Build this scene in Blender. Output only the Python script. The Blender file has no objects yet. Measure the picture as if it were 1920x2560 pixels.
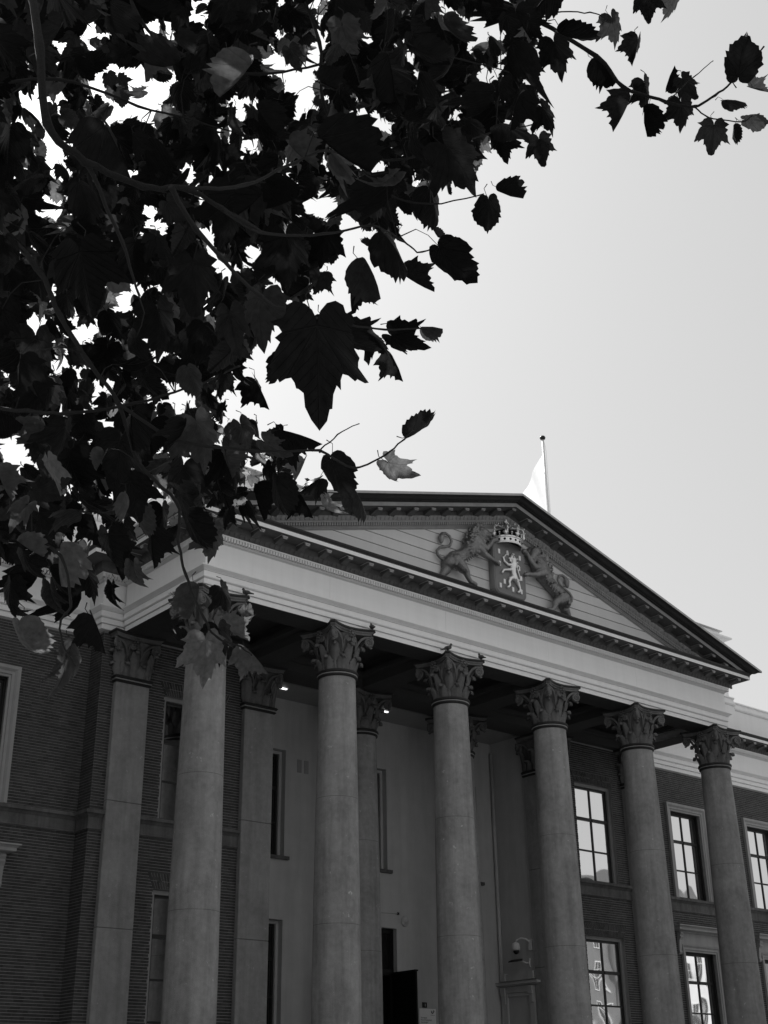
import bpy, bmesh, math, random
import numpy as np
from mathutils import Matrix, Vector, noise
random.seed(7)
rng = np.random.default_rng(7)
SC = bpy.context.scene
COL = SC.collection
R = math.radians

# ------------------------------------------------------------------ camera
CAM = Vector((-13.2912, -21.2561, 1.6))
CR = Vector((0.76506915, -0.6438072, -0.01347162))
CU = Vector((-0.26535468, -0.33425817, 0.90435522))
CF = Vector((0.5867334, 0.68831952, 0.42656787))
FPX = 3189.03                       # focal length in pixels of the 1920 px wide photograph
cam = bpy.data.cameras.new('camera')
cam.sensor_fit = 'HORIZONTAL'; cam.sensor_width = 36.0; cam.lens = FPX / 1920 * 36
cam.clip_start = 0.05; cam.clip_end = 3000
co = bpy.data.objects.new('camera', cam); COL.objects.link(co)
m = Matrix.Identity(4)
for i, c in enumerate((CR, CU, -CF)):
    for j in range(3): m[j][i] = c[j]
m.translation = CAM
co.matrix_world = m
SC.camera = co

# ------------------------------------------------------------------ daylight (black and white photograph: all light and paint is neutral grey)
SUN_YAW, SUN_EL = 6.0, 50.0         # degrees right of +Y, degrees above the horizon: the sun stands behind the building
world = bpy.data.worlds.new('World'); SC.world = world; world.use_nodes = True
wn, wl = world.node_tree.nodes, world.node_tree.links
wn.clear()
sky = wn.new('ShaderNodeTexSky'); sky.sky_type = 'NISHITA'; sky.sun_disc = False
sky.sun_elevation = R(SUN_EL); sky.sun_rotation = R(SUN_YAW)
sky.air_density = 1.0; sky.dust_density = 3.0; sky.ozone_density = 1.0
bw = wn.new('ShaderNodeRGBToBW'); bg = wn.new('ShaderNodeBackground'); wo = wn.new('ShaderNodeOutputWorld')
bg.inputs['Strength'].default_value = 0.107
# hazy bright sky: clear-sky brightness on top of an even veil of haze
ml = wn.new('ShaderNodeMath'); ml.operation = 'MULTIPLY_ADD'; ml.inputs[1].default_value = 0.62; ml.inputs[2].default_value = 3.5
wl.new(sky.outputs[0], bw.inputs[0]); wl.new(bw.outputs[0], ml.inputs[0]); wl.new(ml.outputs[0], bg.inputs['Color']); wl.new(bg.outputs[0], wo.inputs['Surface'])
sl = bpy.data.lights.new('sun', 'SUN'); sl.energy = 4.6; sl.angle = R(0.5); sl.color = (1, 1, 1)
so = bpy.data.objects.new('sun', sl); COL.objects.link(so)
SUND = Vector((math.sin(R(SUN_YAW)) * math.cos(R(SUN_EL)), math.cos(R(SUN_YAW)) * math.cos(R(SUN_EL)), math.sin(R(SUN_EL))))
so.rotation_euler = (-SUND).to_track_quat('-Z', 'Y').to_euler(); so.location = (0, 40, 60)
vs = SC.view_settings
vs.view_transform = 'Standard'; vs.look = 'None'; vs.gamma = 1.0; vs.use_curve_mapping = False
vs.exposure = 0.12

# ------------------------------------------------------------------ materials
def mat(name, v, rough=.8, var=.15, scale=6.0, bump=0.0, bscale=40.0, streak=0.0, spec=.3, island=0.0, stretch=(1, 1, 1), spots=0.0, metal=0.0):
    """neutral grey procedural material: base value v, mottled by noise, vertical streaks, per-piece variation, fine relief"""
    M = bpy.data.materials.new(name); M.use_nodes = True
    n, l = M.node_tree.nodes, M.node_tree.links
    b = n['Principled BSDF']
    b.inputs['Roughness'].default_value = rough; b.inputs['Specular IOR Level'].default_value = spec
    b.inputs['Metallic'].default_value = metal
    tc = n.new('ShaderNodeTexCoord'); mp = n.new('ShaderNodeMapping'); mp.inputs['Scale'].default_value = stretch
    geo = n.new('ShaderNodeNewGeometry')
    l.new(geo.outputs['Position'], mp.inputs['Vector'])
    def math_(op, a, b_=None, clamp=False):
        q = n.new('ShaderNodeMath'); q.operation = op; q.use_clamp = clamp
        for i, x in enumerate((a, b_)):
            if x is None: continue
            if isinstance(x, (int, float)): q.inputs[i].default_value = x
            else: l.new(x, q.inputs[i])
        return q.outputs[0]
    def nz(vec, s, d=6.0, r=.6):
        t = n.new('ShaderNodeTexNoise'); t.inputs['Scale'].default_value = s; t.inputs['Detail'].default_value = d; t.inputs['Roughness'].default_value = r
        l.new(vec, t.inputs['Vector']); return t.outputs['Fac']
    big = nz(mp.outputs[0], scale * .15); fine = nz(mp.outputs[0], scale)
    f = math_('ADD', math_('MULTIPLY', math_('SUBTRACT', big, .5), 2.2 * var), math_('MULTIPLY', math_('SUBTRACT', fine, .5), 1.6 * var))
    f = math_('ADD', f, 1.0)
    if streak:
        m2 = n.new('ShaderNodeMapping'); m2.inputs['Scale'].default_value = (2.6, 2.6, .22)
        l.new(geo.outputs['Position'], m2.inputs['Vector'])
        s_ = nz(m2.outputs[0], 1.6, 5, .65)
        rr = n.new('ShaderNodeValToRGB'); rr.color_ramp.elements[0].position = .42; rr.color_ramp.elements[1].position = .72
        l.new(s_, rr.inputs[0]); 
        f = math_('MULTIPLY', f, math_('SUBTRACT', 1.0, math_('MULTIPLY', rr.outputs[0], streak)))
    if spots:
        vo = n.new('ShaderNodeTexNoise'); vo.inputs['Scale'].default_value = 7.0; vo.inputs['Detail'].default_value = 9; vo.inputs['Roughness'].default_value = .72
        l.new(geo.outputs['Position'], vo.inputs['Vector'])
        r2 = n.new('ShaderNodeValToRGB'); r2.color_ramp.elements[0].position = .63; r2.color_ramp.elements[1].position = .74
        l.new(vo.outputs['Fac'], r2.inputs[0])
        f = math_('ADD', f, math_('MULTIPLY', r2.outputs[0], spots))
    if island:
        oi = n.new('ShaderNodeObjectInfo')
        k = math_('FRACT', math_('ADD', geo.outputs['Random Per Island'], oi.outputs['Random']))
        f = math_('MULTIPLY', f, math_('ADD', math_('MULTIPLY', math_('SUBTRACT', k, .5), 2 * island), 1.0))
    val = math_('MULTIPLY', f, v)
    val = math_('MAXIMUM', val, v * .25)
    l.new(val, b.inputs['Base Color'])
    if bump:
        bp = n.new('ShaderNodeBump'); bp.inputs['Strength'].default_value = bump; bp.inputs['Distance'].default_value = .02
        l.new(nz(geo.outputs['Position'], bscale, 8, .65), bp.inputs['Height']); l.new(bp.outputs[0], b.inputs['Normal'])
    return M

MT = dict(
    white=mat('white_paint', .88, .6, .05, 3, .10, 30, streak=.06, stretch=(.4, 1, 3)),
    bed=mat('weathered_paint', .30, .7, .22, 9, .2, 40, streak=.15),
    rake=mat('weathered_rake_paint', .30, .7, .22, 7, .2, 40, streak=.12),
    board=mat('tympanum_paint', .66, .65, .07, 4, .15, 60, streak=.05, stretch=(.4, 1, 4), island=.03),
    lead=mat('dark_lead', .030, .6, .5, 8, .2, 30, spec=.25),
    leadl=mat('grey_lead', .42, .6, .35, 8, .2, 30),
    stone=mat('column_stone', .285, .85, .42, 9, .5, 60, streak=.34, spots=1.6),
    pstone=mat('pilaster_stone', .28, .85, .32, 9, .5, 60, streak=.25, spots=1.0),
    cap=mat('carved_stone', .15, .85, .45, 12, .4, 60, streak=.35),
    brick=mat('brick', .058, .85, .35, 30, .4, 90, island=.28),
    mortar=mat('mortar', .28, .95, .35, 14, .3, 120),
    course=mat('string_course_stone', .125, .85, .45, 9, .3, 40, streak=.55),
    plaster=mat('plaster', .48, .8, .16, 2.5, .15, 50, streak=.12),
    frame=mat('window_frame_paint', .30, .6, .10, 6, .1, 40, streak=.15),
    wframe=mat('wing_window_surround_paint', .34, .65, .12, 6, .1, 40, streak=.2),
    sash=mat('dark_sash_paint', .022, .45, .2, 8),
    usoff=mat('shade_soffit_paint', .05, .8, .3, 5, .1, 40),  # shade under the architrave and behind the dentils, put into the colour
    recess=mat('shade_recess_paint', .10, .8, .4, 8, .2, 40), modf=mat('modillion_paint', .42, .7, .3, 12, .2, 40),  # recess: cornice shade painted dark; modf: paler tone for modillion fronts
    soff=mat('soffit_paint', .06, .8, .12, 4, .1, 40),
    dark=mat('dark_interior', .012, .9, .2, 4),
    door=mat('black_door_paint', .008, .4, .2, 6),
    blind=mat('window_blind', .10, .9, .15, 3),
    bronze=mat('dark_relief_bronze', .21, .36, .5, 18, .7, 40, spec=.6, metal=.7),
    shield=mat('shield_paint', .19, .5, .12, 8, .1, 40),
    gold=mat('gilded_relief', .80, .28, .2, 14, .25, 60, spec=.6, metal=.75),
    billet=mat('billet_gilding', .85, .4, .05, 8),
    velvet=mat('crown_lining', .008, .9, .2, 6),
    flag=None, steel=mat('pole_paint', .75, .4, .05, 6), black=mat('black_metal', .012, .35, .1, 6),
    plastic=mat('white_plastic', .62, .4, .05, 6), sign=mat('sign_panel', .85, .5, .04, 4), print=mat('sign_print', .10, .6, .05, 4),
    pigeon=mat('pigeon_feathers', .07, .8, .5, 30), straw=mat('nest_straw', .14, .9, .4, 30),
    bark=mat('bark', .010, .9, .45, 14, .6, 60), twig=mat('twig_bark', .013, .8, .35, 30, .3, 90),
    ground=mat('paving', .24, .9, .25, 3, .4, 30), roof=mat('roof_zinc', .32, .5, .15, 3, .1, 20),
    facing=mat('opposite_facing_brick', .14, .9, .25, 10, .3, 60), facing2=mat('opposite_render', .55, .8, .12, 5, .1, 40),
    rooftile=mat('roof_tiles', .07, .8, .3, 12, .4, 30),
)
def glassmat(name, refl, wav, base=.012, tint=.9):
    M = bpy.data.materials.new(name); M.use_nodes = True
    n, l = M.node_tree.nodes, M.node_tree.links
    n.clear()
    o = n.new('ShaderNodeOutputMaterial'); mx = n.new('ShaderNodeMixShader'); d = n.new('ShaderNodeBsdfDiffuse'); g = n.new('ShaderNodeBsdfGlossy')
    d.inputs['Color'].default_value = (base, base, base, 1); g.inputs['Color'].default_value = (tint, tint, tint, 1); g.inputs['Roughness'].default_value = .02
    lw = n.new('ShaderNodeFresnel'); lw.inputs['IOR'].default_value = 1.5
    mr = n.new('ShaderNodeMapRange'); mr.inputs['From Min'].default_value = 0; mr.inputs['From Max'].default_value = 1; mr.inputs['To Min'].default_value = refl; mr.inputs['To Max'].default_value = 1
    l.new(lw.outputs[0], mr.inputs['Value']); l.new(mr.outputs[0], mx.inputs[0])
    l.new(d.outputs[0], mx.inputs[1]); l.new(g.outputs[0], mx.inputs[2]); l.new(mx.outputs[0], o.inputs['Surface'])
    oi = n.new('ShaderNodeObjectInfo'); geo = n.new('ShaderNodeNewGeometry'); ad = n.new('ShaderNodeVectorMath'); ad.operation = 'ADD'
    l.new(geo.outputs['Position'], ad.inputs[0]); l.new(oi.outputs['Random'], ad.inputs[1])
    t = n.new('ShaderNodeTexNoise'); t.inputs['Scale'].default_value = 1.1; t.inputs['Detail'].default_value = 0.0
    l.new(ad.outputs[0], t.inputs['Vector'])
    bp = n.new('ShaderNodeBump'); bp.inputs['Strength'].default_value = wav; bp.inputs['Distance'].default_value = .05
    l.new(t.outputs['Fac'], bp.inputs['Height']); l.new(bp.outputs[0], g.inputs['Normal'])
    return M
MT['glass'] = glassmat('reflecting_glass', .86, .13, tint=.97)
MT['dimglass'] = glassmat('plain_glass', .10, .10, .010)
def leafmat(name, dif, tra):
    M = bpy.data.materials.new(name); M.use_nodes = True
    n, l = M.node_tree.nodes, M.node_tree.links; n.clear()
    o = n.new('ShaderNodeOutputMaterial'); mx = n.new('ShaderNodeAddShader'); pb = n.new('ShaderNodeBsdfPrincipled'); tr = n.new('ShaderNodeBsdfTranslucent')
    pb.inputs['Roughness'].default_value = .5; pb.inputs['Specular IOR Level'].default_value = .07
    uv = n.new('ShaderNodeUVMap'); uv.uv_map = 'leaf'
    sp = n.new('ShaderNodeSeparateXYZ'); l.new(uv.outputs[0], sp.inputs[0])
    def mth(op, a, b=None, c=None, clamp=False):
        q = n.new('ShaderNodeMath'); q.operation = op; q.use_clamp = clamp
        for i, x in enumerate((a, b, c)):
            if x is None: continue
            if isinstance(x, (int, float)): q.inputs[i].default_value = x
            else: l.new(x, q.inputs[i])
        return q.outputs[0]
    vein = None
    ax = mth('ABSOLUTE', sp.outputs['X'])
    for a in (0, 40, 82):
        dx, dy = math.sin(R(a)), math.cos(R(a))
        dist = mth('ABSOLUTE', mth('SUBTRACT', mth('MULTIPLY', ax, dy), mth('MULTIPLY', sp.outputs['Y'], dx)))
        v = mth('SUBTRACT', 1.0, mth('MULTIPLY', dist, 70.0), clamp=True)
        vein = v if vein is None else mth('MAXIMUM', vein, v)
    # side veins: chevrons along the midrib
    ch = mth('PINGPONG', mth('MULTIPLY', mth('SUBTRACT', sp.outputs['Y'], mth('MULTIPLY', ax, .75)), 1.0), .055)
    v2 = mth('SUBTRACT', 1.0, mth('MULTIPLY', ch, 110.0), clamp=True)
    vein = mth('MAXIMUM', vein, mth('MULTIPLY', v2, .35))
    oi = n.new('ShaderNodeObjectInfo'); geo = n.new('ShaderNodeNewGeometry')
    rnd = mth('FRACT', mth('ADD', oi.outputs['Random'], geo.outputs['Random Per Island']))
    nz = n.new('ShaderNodeTexNoise'); nz.inputs['Scale'].default_value = 45; nz.inputs['Detail'].default_value = 6
    l.new(geo.outputs['Position'], nz.inputs['Vector'])
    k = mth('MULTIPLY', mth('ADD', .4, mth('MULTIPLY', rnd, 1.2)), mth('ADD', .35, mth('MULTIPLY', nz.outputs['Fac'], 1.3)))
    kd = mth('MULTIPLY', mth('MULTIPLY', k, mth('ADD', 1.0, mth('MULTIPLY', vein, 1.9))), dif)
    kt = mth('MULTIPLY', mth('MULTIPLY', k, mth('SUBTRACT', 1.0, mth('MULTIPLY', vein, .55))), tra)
    l.new(kd, pb.inputs['Base Color']); l.new(kt, tr.inputs['Color'])
    bp = n.new('ShaderNodeBump'); bp.inputs['Strength'].default_value = .7; bp.inputs['Distance'].default_value = .012
    l.new(vein, bp.inputs['Height']); l.new(bp.outputs[0], pb.inputs['Normal'])
    l.new(pb.outputs[0], mx.inputs[0]); l.new(tr.outputs[0], mx.inputs[1]); l.new(mx.outputs[0], o.inputs['Surface'])
    return M
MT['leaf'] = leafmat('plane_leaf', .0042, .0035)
MT['midleaf'] = leafmat('sunlit_tone_plane_leaf', .013, .024)  # paler tone imitating leaves in the sun
MT['drysunleaf'] = leafmat('dry_sunlit_plane_leaf', .026, .085)  # palest tone, shared by dry leaves and leaves coloured as if sunlit
fm = bpy.data.materials.new('flag_cloth'); fm.use_nodes = True
_n, _l = fm.node_tree.nodes, fm.node_tree.links
_t = _n.new('ShaderNodeBsdfTranslucent'); _a = _n.new('ShaderNodeAddShader')
_nz = _n.new('ShaderNodeTexNoise'); _nz.inputs['Scale'].default_value = 2.0
_rp = _n.new('ShaderNodeValToRGB'); _rp.color_ramp.elements[0].color = (.44, .44, .44, 1); _rp.color_ramp.elements[1].color = (.49, .49, .49, 1)
_l.new(_nz.outputs['Fac'], _rp.inputs[0]); _l.new(_rp.outputs[0], _t.inputs['Color']); _l.new(_rp.outputs[0], _n['Principled BSDF'].inputs['Base Color'])
_n['Principled BSDF'].inputs['Roughness'].default_value = .9
_l.new(_n['Principled BSDF'].outputs[0], _a.inputs[0]); _l.new(_t.outputs[0], _a.inputs[1]); _l.new(_a.outputs[0], _n['Material Output'].inputs['Surface'])
MT['flag'] = fm
em = bpy.data.materials.new('lit_lamp'); em.use_nodes = True
em.node_tree.nodes['Principled BSDF'].inputs['Emission Color'].default_value = (1, 1, 1, 1); em.node_tree.nodes['Principled BSDF'].inputs['Emission Strength'].default_value = 2.2
MT['lamp'] = em

# ------------------------------------------------------------------ mesh helpers
class MB:
    def __init__(s): s.v = []; s.f = []
    def add(s, vs, fs):
        o = len(s.v); s.v += [tuple(x) for x in vs]; s.f += [tuple(i + o for i in q) for q in fs]; return s
    def box(s, x0, x1, y0, y1, z0, z1):
        return s.add([(x0, y0, z0), (x1, y0, z0), (x1, y1, z0), (x0, y1, z0), (x0, y0, z1), (x1, y0, z1), (x1, y1, z1), (x0, y1, z1)],
                     [(0, 3, 2, 1), (4, 5, 6, 7), (0, 1, 5, 4), (1, 2, 6, 5), (2, 3, 7, 6), (3, 0, 4, 7)])
    def lathe(s, prof, n=32, c=(0, 0), cap=True):
        vs = []; fs = []
        for r, z in prof:
            for k in range(n):
                a = 2 * math.pi * k / n; vs.append((c[0] + r * math.cos(a), c[1] + r * math.sin(a), z))
        for i in range(len(prof) - 1):
            for k in range(n):
                k2 = (k + 1) % n; fs.append((i * n + k, i * n + k2, (i + 1) * n + k2, (i + 1) * n + k))
        if cap:
            fs.append(tuple(range(n - 1, -1, -1))); fs.append(tuple((len(prof) - 1) * n + k for k in range(n)))
        return s.add(vs, fs)
    def tube(s, pts, rad, n=6, cap=True):
        pts = [Vector(p) for p in pts]
        if isinstance(rad, (int, float)): rad = [rad] * len(pts)
        vs = []; fs = []; prev = None
        for i, p in enumerate(pts):
            t = (pts[min(i + 1, len(pts) - 1)] - pts[max(i - 1, 0)])
            if t.length < 1e-9: t = Vector((0, 0, 1))
            t.normalize()
            a = prev if prev is not None else (Vector((0, 0, 1)) if abs(t.z) < .9 else Vector((1, 0, 0)))
            a = (a - t * a.dot(t))
            if a.length < 1e-6: a = Vector((1, 0, 0)) - t * t.x
            a.normalize(); b = t.cross(a); prev = a
            for k in range(n):
                an = 2 * math.pi * k / n; vs.append(p + (a * math.cos(an) + b * math.sin(an)) * rad[i])
        for i in range(len(pts) - 1):
            for k in range(n):
                k2 = (k + 1) % n; fs.append((i * n + k, i * n + k2, (i + 1) * n + k2, (i + 1) * n + k))
        if cap:
            fs.append(tuple(range(n - 1, -1, -1))); fs.append(tuple((len(pts) - 1) * n + k for k in range(n)))
        return s.add(vs, fs)
    def sweep(s, prof, path, ends=True):
        """prof [(o,z)] pushed out to the right of the path (list of xy), mitred"""
        P = [Vector(p) for p in path]; n = len(P); vs = []; fs = []
        for i, p in enumerate(P):
            ds = []
            if i > 0: ds.append((P[i] - P[i - 1]).normalized())
            if i < n - 1: ds.append((P[i + 1] - P[i]).normalized())
            ns = [Vector((d.y, -d.x)) for d in ds]
            if len(ns) == 2:
                mvec = ns[0] + ns[1]; mvec = mvec / mvec.dot(ns[0])
            else: mvec = ns[0]
            for o, z in prof: vs.append((p.x + mvec.x * o, p.y + mvec.y * o, z))
        k = len(prof)
        for i in range(n - 1):
            for j in range(k - 1):
                fs.append((i * k + j, (i + 1) * k + j, (i + 1) * k + j + 1, i * k + j + 1))
        if ends: fs.append(tuple(range(k))); fs.append(tuple((n - 1) * k + j for j in range(k - 1, -1, -1)))
        return s.add(vs, fs)
    def mesh(s, name, material, smooth=False):
        me = bpy.data.meshes.new(name); me.from_pydata(s.v, [], s.f); me.update()
        if material: me.materials.append(MT[material] if isinstance(material, str) else material)
        if smooth: me.polygons.foreach_set('use_smooth', [True] * len(me.polygons))
        return me
    def obj(s, name, material, parent=None, smooth=False, **kw):
        return link(name, s.mesh(name, material, smooth), parent, **kw)
def link(name, data, parent=None, loc=None, rz=0, label=None, cat=None, group=None, kind=None, mw=None, scale=None):
    o = bpy.data.objects.new(name, data); COL.objects.link(o)
    if parent is not None:
        o.parent = parent
        if parent.type == 'EMPTY' and parent.get('world_children'): o.matrix_parent_inverse = Matrix.Translation(-parent.location)
    if loc is not None: o.location = loc
    if rz: o.rotation_euler = (0, 0, rz)
    if scale: o.scale = scale
    if mw is not None: o.matrix_basis = mw
    for k, v in (('label', label), ('category', cat), ('group', group), ('kind', kind)):
        if v: o[k] = v
    return o
def thing(name, loc, label, cat, group=None):
    o = link(name, None, None, loc, label=label, cat=cat, group=group); o['world_children'] = 1
    o.empty_display_size = .2
    return o
def bevel(o, w=.01, seg=1):
    md = o.modifiers.new('bevel', 'BEVEL'); md.width = w; md.segments = seg; md.limit_method = 'ANGLE'; md.angle_limit = R(40); return o
def smooth_by_angle(o, a=40):
    me = o.data; me.polygons.foreach_set('use_smooth', [True] * len(me.polygons))
    bm = bmesh.new(); bm.from_mesh(me)
    for e in bm.edges:
        if len(e.link_faces) == 2 and e.calc_face_angle(0) > R(a): e.smooth = False
    bm.to_mesh(me); bm.free(); return o

# ------------------------------------------------------------------ ground
S = 3.4; NC = 6; XR = S * (NC - 1)
XM = XR / 2
g = MB(); g.add([(-700, -700, 0), (700, -700, 0), (700, 700, 0), (-700, 700, 0)], [(0, 1, 2, 3)])
g.obj('ground', 'ground', kind='structure')

# ================================================================== the courthouse
CH = thing('courthouse', (XM, 3.0, 0), 'grand courthouse with six column portico, white pediment and dark brick wings', 'building')
YP, HW = 2.96, .416                  # front of the pilasters, their half width
YB = 3.097                           # brick face of the centre block
YW = 3.648                           # brick face of the wings
YL = 5.2                             # plaster wall at the back of the recess
XE = .726                            # the centre block sticks out this far past the corner pilaster
ZA, ZT = 10.245, 11.38               # top of the shafts, underside of the entablature
ZF = 1.7                             # floor of the portico

# ---- podium and steps (below the picture)
MB().box(-1.1, XR + 1.1, -1.0, 8.0, 0, ZF).obj('podium', 'stone', CH)
st = None
for i in range(9):
    z1 = ZF - (i + 1) * .17
    MB().box(1.2, XR - 1.2, -1.0 - (i + 1) * .32, -1.0 - i * .32, 0, z1).obj('step', 'stone', CH)

# ---- Corinthian capital pieces, made once
def acanthus(h, w, r0, r1, curl, flat=False, nu=8, nv=12):
    b = MB(); vs = []
    for j in range(nv + 1):
        v = j / nv
        for i in range(nu + 1):
            u = i / nu * 2 - 1
            ww = w * (.62 + .38 * math.sin(math.pi * min(1, v * 1.05) ** .8)) * (1 - .55 * max(0, v - .72) / .28)
            ww *= 1 + (.16 * math.cos(v * 5 * 2 * math.pi) if abs(u) > .7 else 0)
            if v < .76:
                z = h * v / .76 * .95; out = r0 + (r1 - r0) * (v / .76) ** 2
            else:
                a = (v - .76) / .24 * R(215); z = h * .95 + curl * math.sin(a) * .9; out = r1 + curl * (1 - math.cos(a))
            out += .020 * (1 - abs(u)) ** 2 + .010 * math.cos(u * 3.5 * math.pi) * (1 - .5 * v) + .012 * math.cos(v * 5 * 2 * math.pi + abs(u) * 3) * abs(u)
            out -= .035 * u * u
            x = u * ww / 2
            if v > .9: z -= .02 * math.cos(u * 4 * math.pi)
            if flat: vs.append((x, -out, z))
            else:
                an = x / out; vs.append((out * math.sin(an), -out * math.cos(an), z))
    fs = [(j * (nu + 1) + i, j * (nu + 1) + i + 1, (j + 1) * (nu + 1) + i + 1, (j + 1) * (nu + 1) + i) for j in range(nv) for i in range(nu)]
    # thickness: a second sheet a little behind
    n0 = len(vs); b.add(vs, fs)
    back = [(x * .97, y + .028, z - .012) for x, y, z in vs]; b.add(back, [q[::-1] for q in fs])
    rim = [j * (nu + 1) for j in range(nv + 1)] + [nv * (nu + 1) + i for i in range(1, nu + 1)] + [j * (nu + 1) + nu for j in range(nv - 1, -1, -1)]
    b.f += [(rim[i], rim[i + 1], rim[i + 1] + n0, rim[i] + n0) for i in range(len(rim) - 1)]
    return b
def scroll(c, r0, turns, start, px, pz, rad=.022, n=26):
    """spiral in the plane of unit vectors px (sideways) and pz (up) round c"""
    pts = []; rr = []
    for i in range(n + 1):
        t = i / n; a = start - t * turns * 2 * math.pi; r = r0 * (1 - t) ** .9 + .012
        pts.append(c + (px * math.cos(a) + pz * math.sin(a)) * r); rr.append(rad * (1 - .45 * t))
    return pts, rr
def volute_mesh(big=True):
    b = MB(); up = Vector((0, 0, 1))
    if big:
        px = Vector((math.cos(R(-18)), math.sin(R(-18)), 0)); c = Vector((.475, -.520, 11.085)); r0 = .095
        stem = [Vector((.175, -.405, 10.78)), Vector((.185, -.425, 10.90)), Vector((.225, -.455, 11.02)), Vector((.30, -.48, 11.12)), Vector((.39, -.50, 11.178))]
        rad = [.016, .022, .028, .032, .034]; wid = .034
    else:
        px = Vector((-1, 0, 0)); c = Vector((.085, -.485, 11.085)); r0 = .062
        stem = [Vector((.170, -.405, 10.80)), Vector((.165, -.435, 10.92)), Vector((.165, -.46, 11.03)), Vector((.135, -.475, 11.125))]
        rad = [.014, .018, .021, .022]; wid = .020
    pts, rr = scroll(c, r0, 2.0, R(90), px, up, wid, 30)
    b.tube(stem + pts, rad + rr, 6)
    # the boss in the eye and a web behind the coil
    nrm = px.cross(up).normalized()
    if nrm.y > 0: nrm = -nrm
    ring = [c + (px * math.cos(a) + up * math.sin(a)) * r0 * .96 - nrm * .004 for a in np.linspace(0, 2 * math.pi, 17)[:-1]]
    k = len(b.v); b.v += [tuple(q) for q in ring] + [tuple(c + nrm * .012)]
    b.f += [(k + i, k + (i + 1) % 16, k + 16) for i in range(16)]
    b.f += [tuple(range(k + 15, k - 1, -1))]
    if big:   # ear under the abacus horn
        b.tube([c + px * .10 + up * .10, c + px * .07 + up * .115, c + px * .0 + up * .12], [.035, .04, .03], 6)
        b.tube([c - up * .105 + px * .01, c - up * .135 + px * .05, c - up * .12 + px * .085], [.02, .022, .012], 6)
    return b
def abacus_outline(corner, mid, clip=.07, n=8):
    pts = []
    for k in range(4):
        a = k * math.pi / 2
        loc = []
        for i in range(n + 1):
            t = i / n; x = (t * 2 - 1) * (corner - clip); y = -(mid + (corner - mid) * abs(t * 2 - 1) ** 1.9)
            loc.append((x, y))
        for x, y in loc: pts.append((x * math.cos(a) - y * math.sin(a), x * math.sin(a) + y * math.cos(a)))
    return pts
def slab(layers):
    b = MB(); n = len(layers[0][0])
    vs = [(x, y, z) for o, z in layers for x, y in o]
    fs = [(i * n + k, i * n + (k + 1) % n, (i + 1) * n + (k + 1) % n, (i + 1) * n + k) for i in range(len(layers) - 1) for k in range(n)]
    fs += [tuple(range(n - 1, -1, -1)), tuple((len(layers) - 1) * n + k for k in range(n))]
    return b.add(vs, fs)
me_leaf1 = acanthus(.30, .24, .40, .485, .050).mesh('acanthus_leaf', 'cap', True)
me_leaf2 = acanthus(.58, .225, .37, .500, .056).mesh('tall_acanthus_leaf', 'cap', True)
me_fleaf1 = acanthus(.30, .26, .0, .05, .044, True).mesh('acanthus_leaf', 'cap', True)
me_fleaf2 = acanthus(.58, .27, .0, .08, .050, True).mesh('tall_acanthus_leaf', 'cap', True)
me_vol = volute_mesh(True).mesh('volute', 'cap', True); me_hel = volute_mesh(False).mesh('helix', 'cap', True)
bl = MB()
for k in range(8):
    a = k * math.pi / 4 + .2
    bl.tube([Vector((math.cos(a) * .04, -.50, 11.20 + math.sin(a) * .04)), Vector((math.cos(a) * .075, -.54, 11.20 + math.sin(a) * .075)), Vector((math.cos(a) * .10, -.50, 11.20 + math.sin(a) * .10))], [.015, .028, .012], 5)
bl.lathe([(.0, 0), (.035, .01), (.03, .03)], 8)
bl.v[-24:] = [(x, -.53 - z, 11.20 + y) for x, y, z in bl.v[-24:]]
me_flower = bl.mesh('abacus_flower', 'cap', True)
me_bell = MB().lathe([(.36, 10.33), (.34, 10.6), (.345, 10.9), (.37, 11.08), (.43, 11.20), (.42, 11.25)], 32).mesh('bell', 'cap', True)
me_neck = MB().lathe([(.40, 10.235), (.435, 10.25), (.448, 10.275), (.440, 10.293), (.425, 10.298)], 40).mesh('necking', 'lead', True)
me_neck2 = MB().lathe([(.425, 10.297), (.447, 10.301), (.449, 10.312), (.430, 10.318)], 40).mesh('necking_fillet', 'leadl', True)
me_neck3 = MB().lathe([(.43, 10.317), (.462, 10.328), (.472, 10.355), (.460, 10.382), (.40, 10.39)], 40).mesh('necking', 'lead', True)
A0, A1 = abacus_outline(.585, .42), abacus_outline(.60, .435)
A2, A3 = abacus_outline(.615, .45), abacus_outline(.64, .47)
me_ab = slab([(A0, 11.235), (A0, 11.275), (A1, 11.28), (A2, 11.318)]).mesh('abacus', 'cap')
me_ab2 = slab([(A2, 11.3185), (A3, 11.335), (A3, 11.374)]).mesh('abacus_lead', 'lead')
def capital(parent, front_only=False):
    for k in range(8):
        link('acanthus_leaf', me_leaf1, parent, (0, 0, 10.36), k * math.pi / 4 + math.pi / 8)
        link('tall_acanthus_leaf', me_leaf2, parent, (0, 0, 10.38), k * math.pi / 4)
    for k in range(4):
        for sx in (1, -1):
            link('volute', me_vol, parent, rz=k * math.pi / 2, scale=(sx, 1, 1)); link('helix', me_hel, parent, rz=k * math.pi / 2, scale=(sx, 1, 1))
        link('abacus_flower', me_flower, parent, rz=k * math.pi / 2)
    link('bell', me_bell, parent); link('abacus', me_ab, parent); link('abacus_lead', me_ab2, parent)
    link('necking', me_neck, parent); link('necking_fillet', me_neck2, parent); link('necking_torus', me_neck3, parent)
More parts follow.
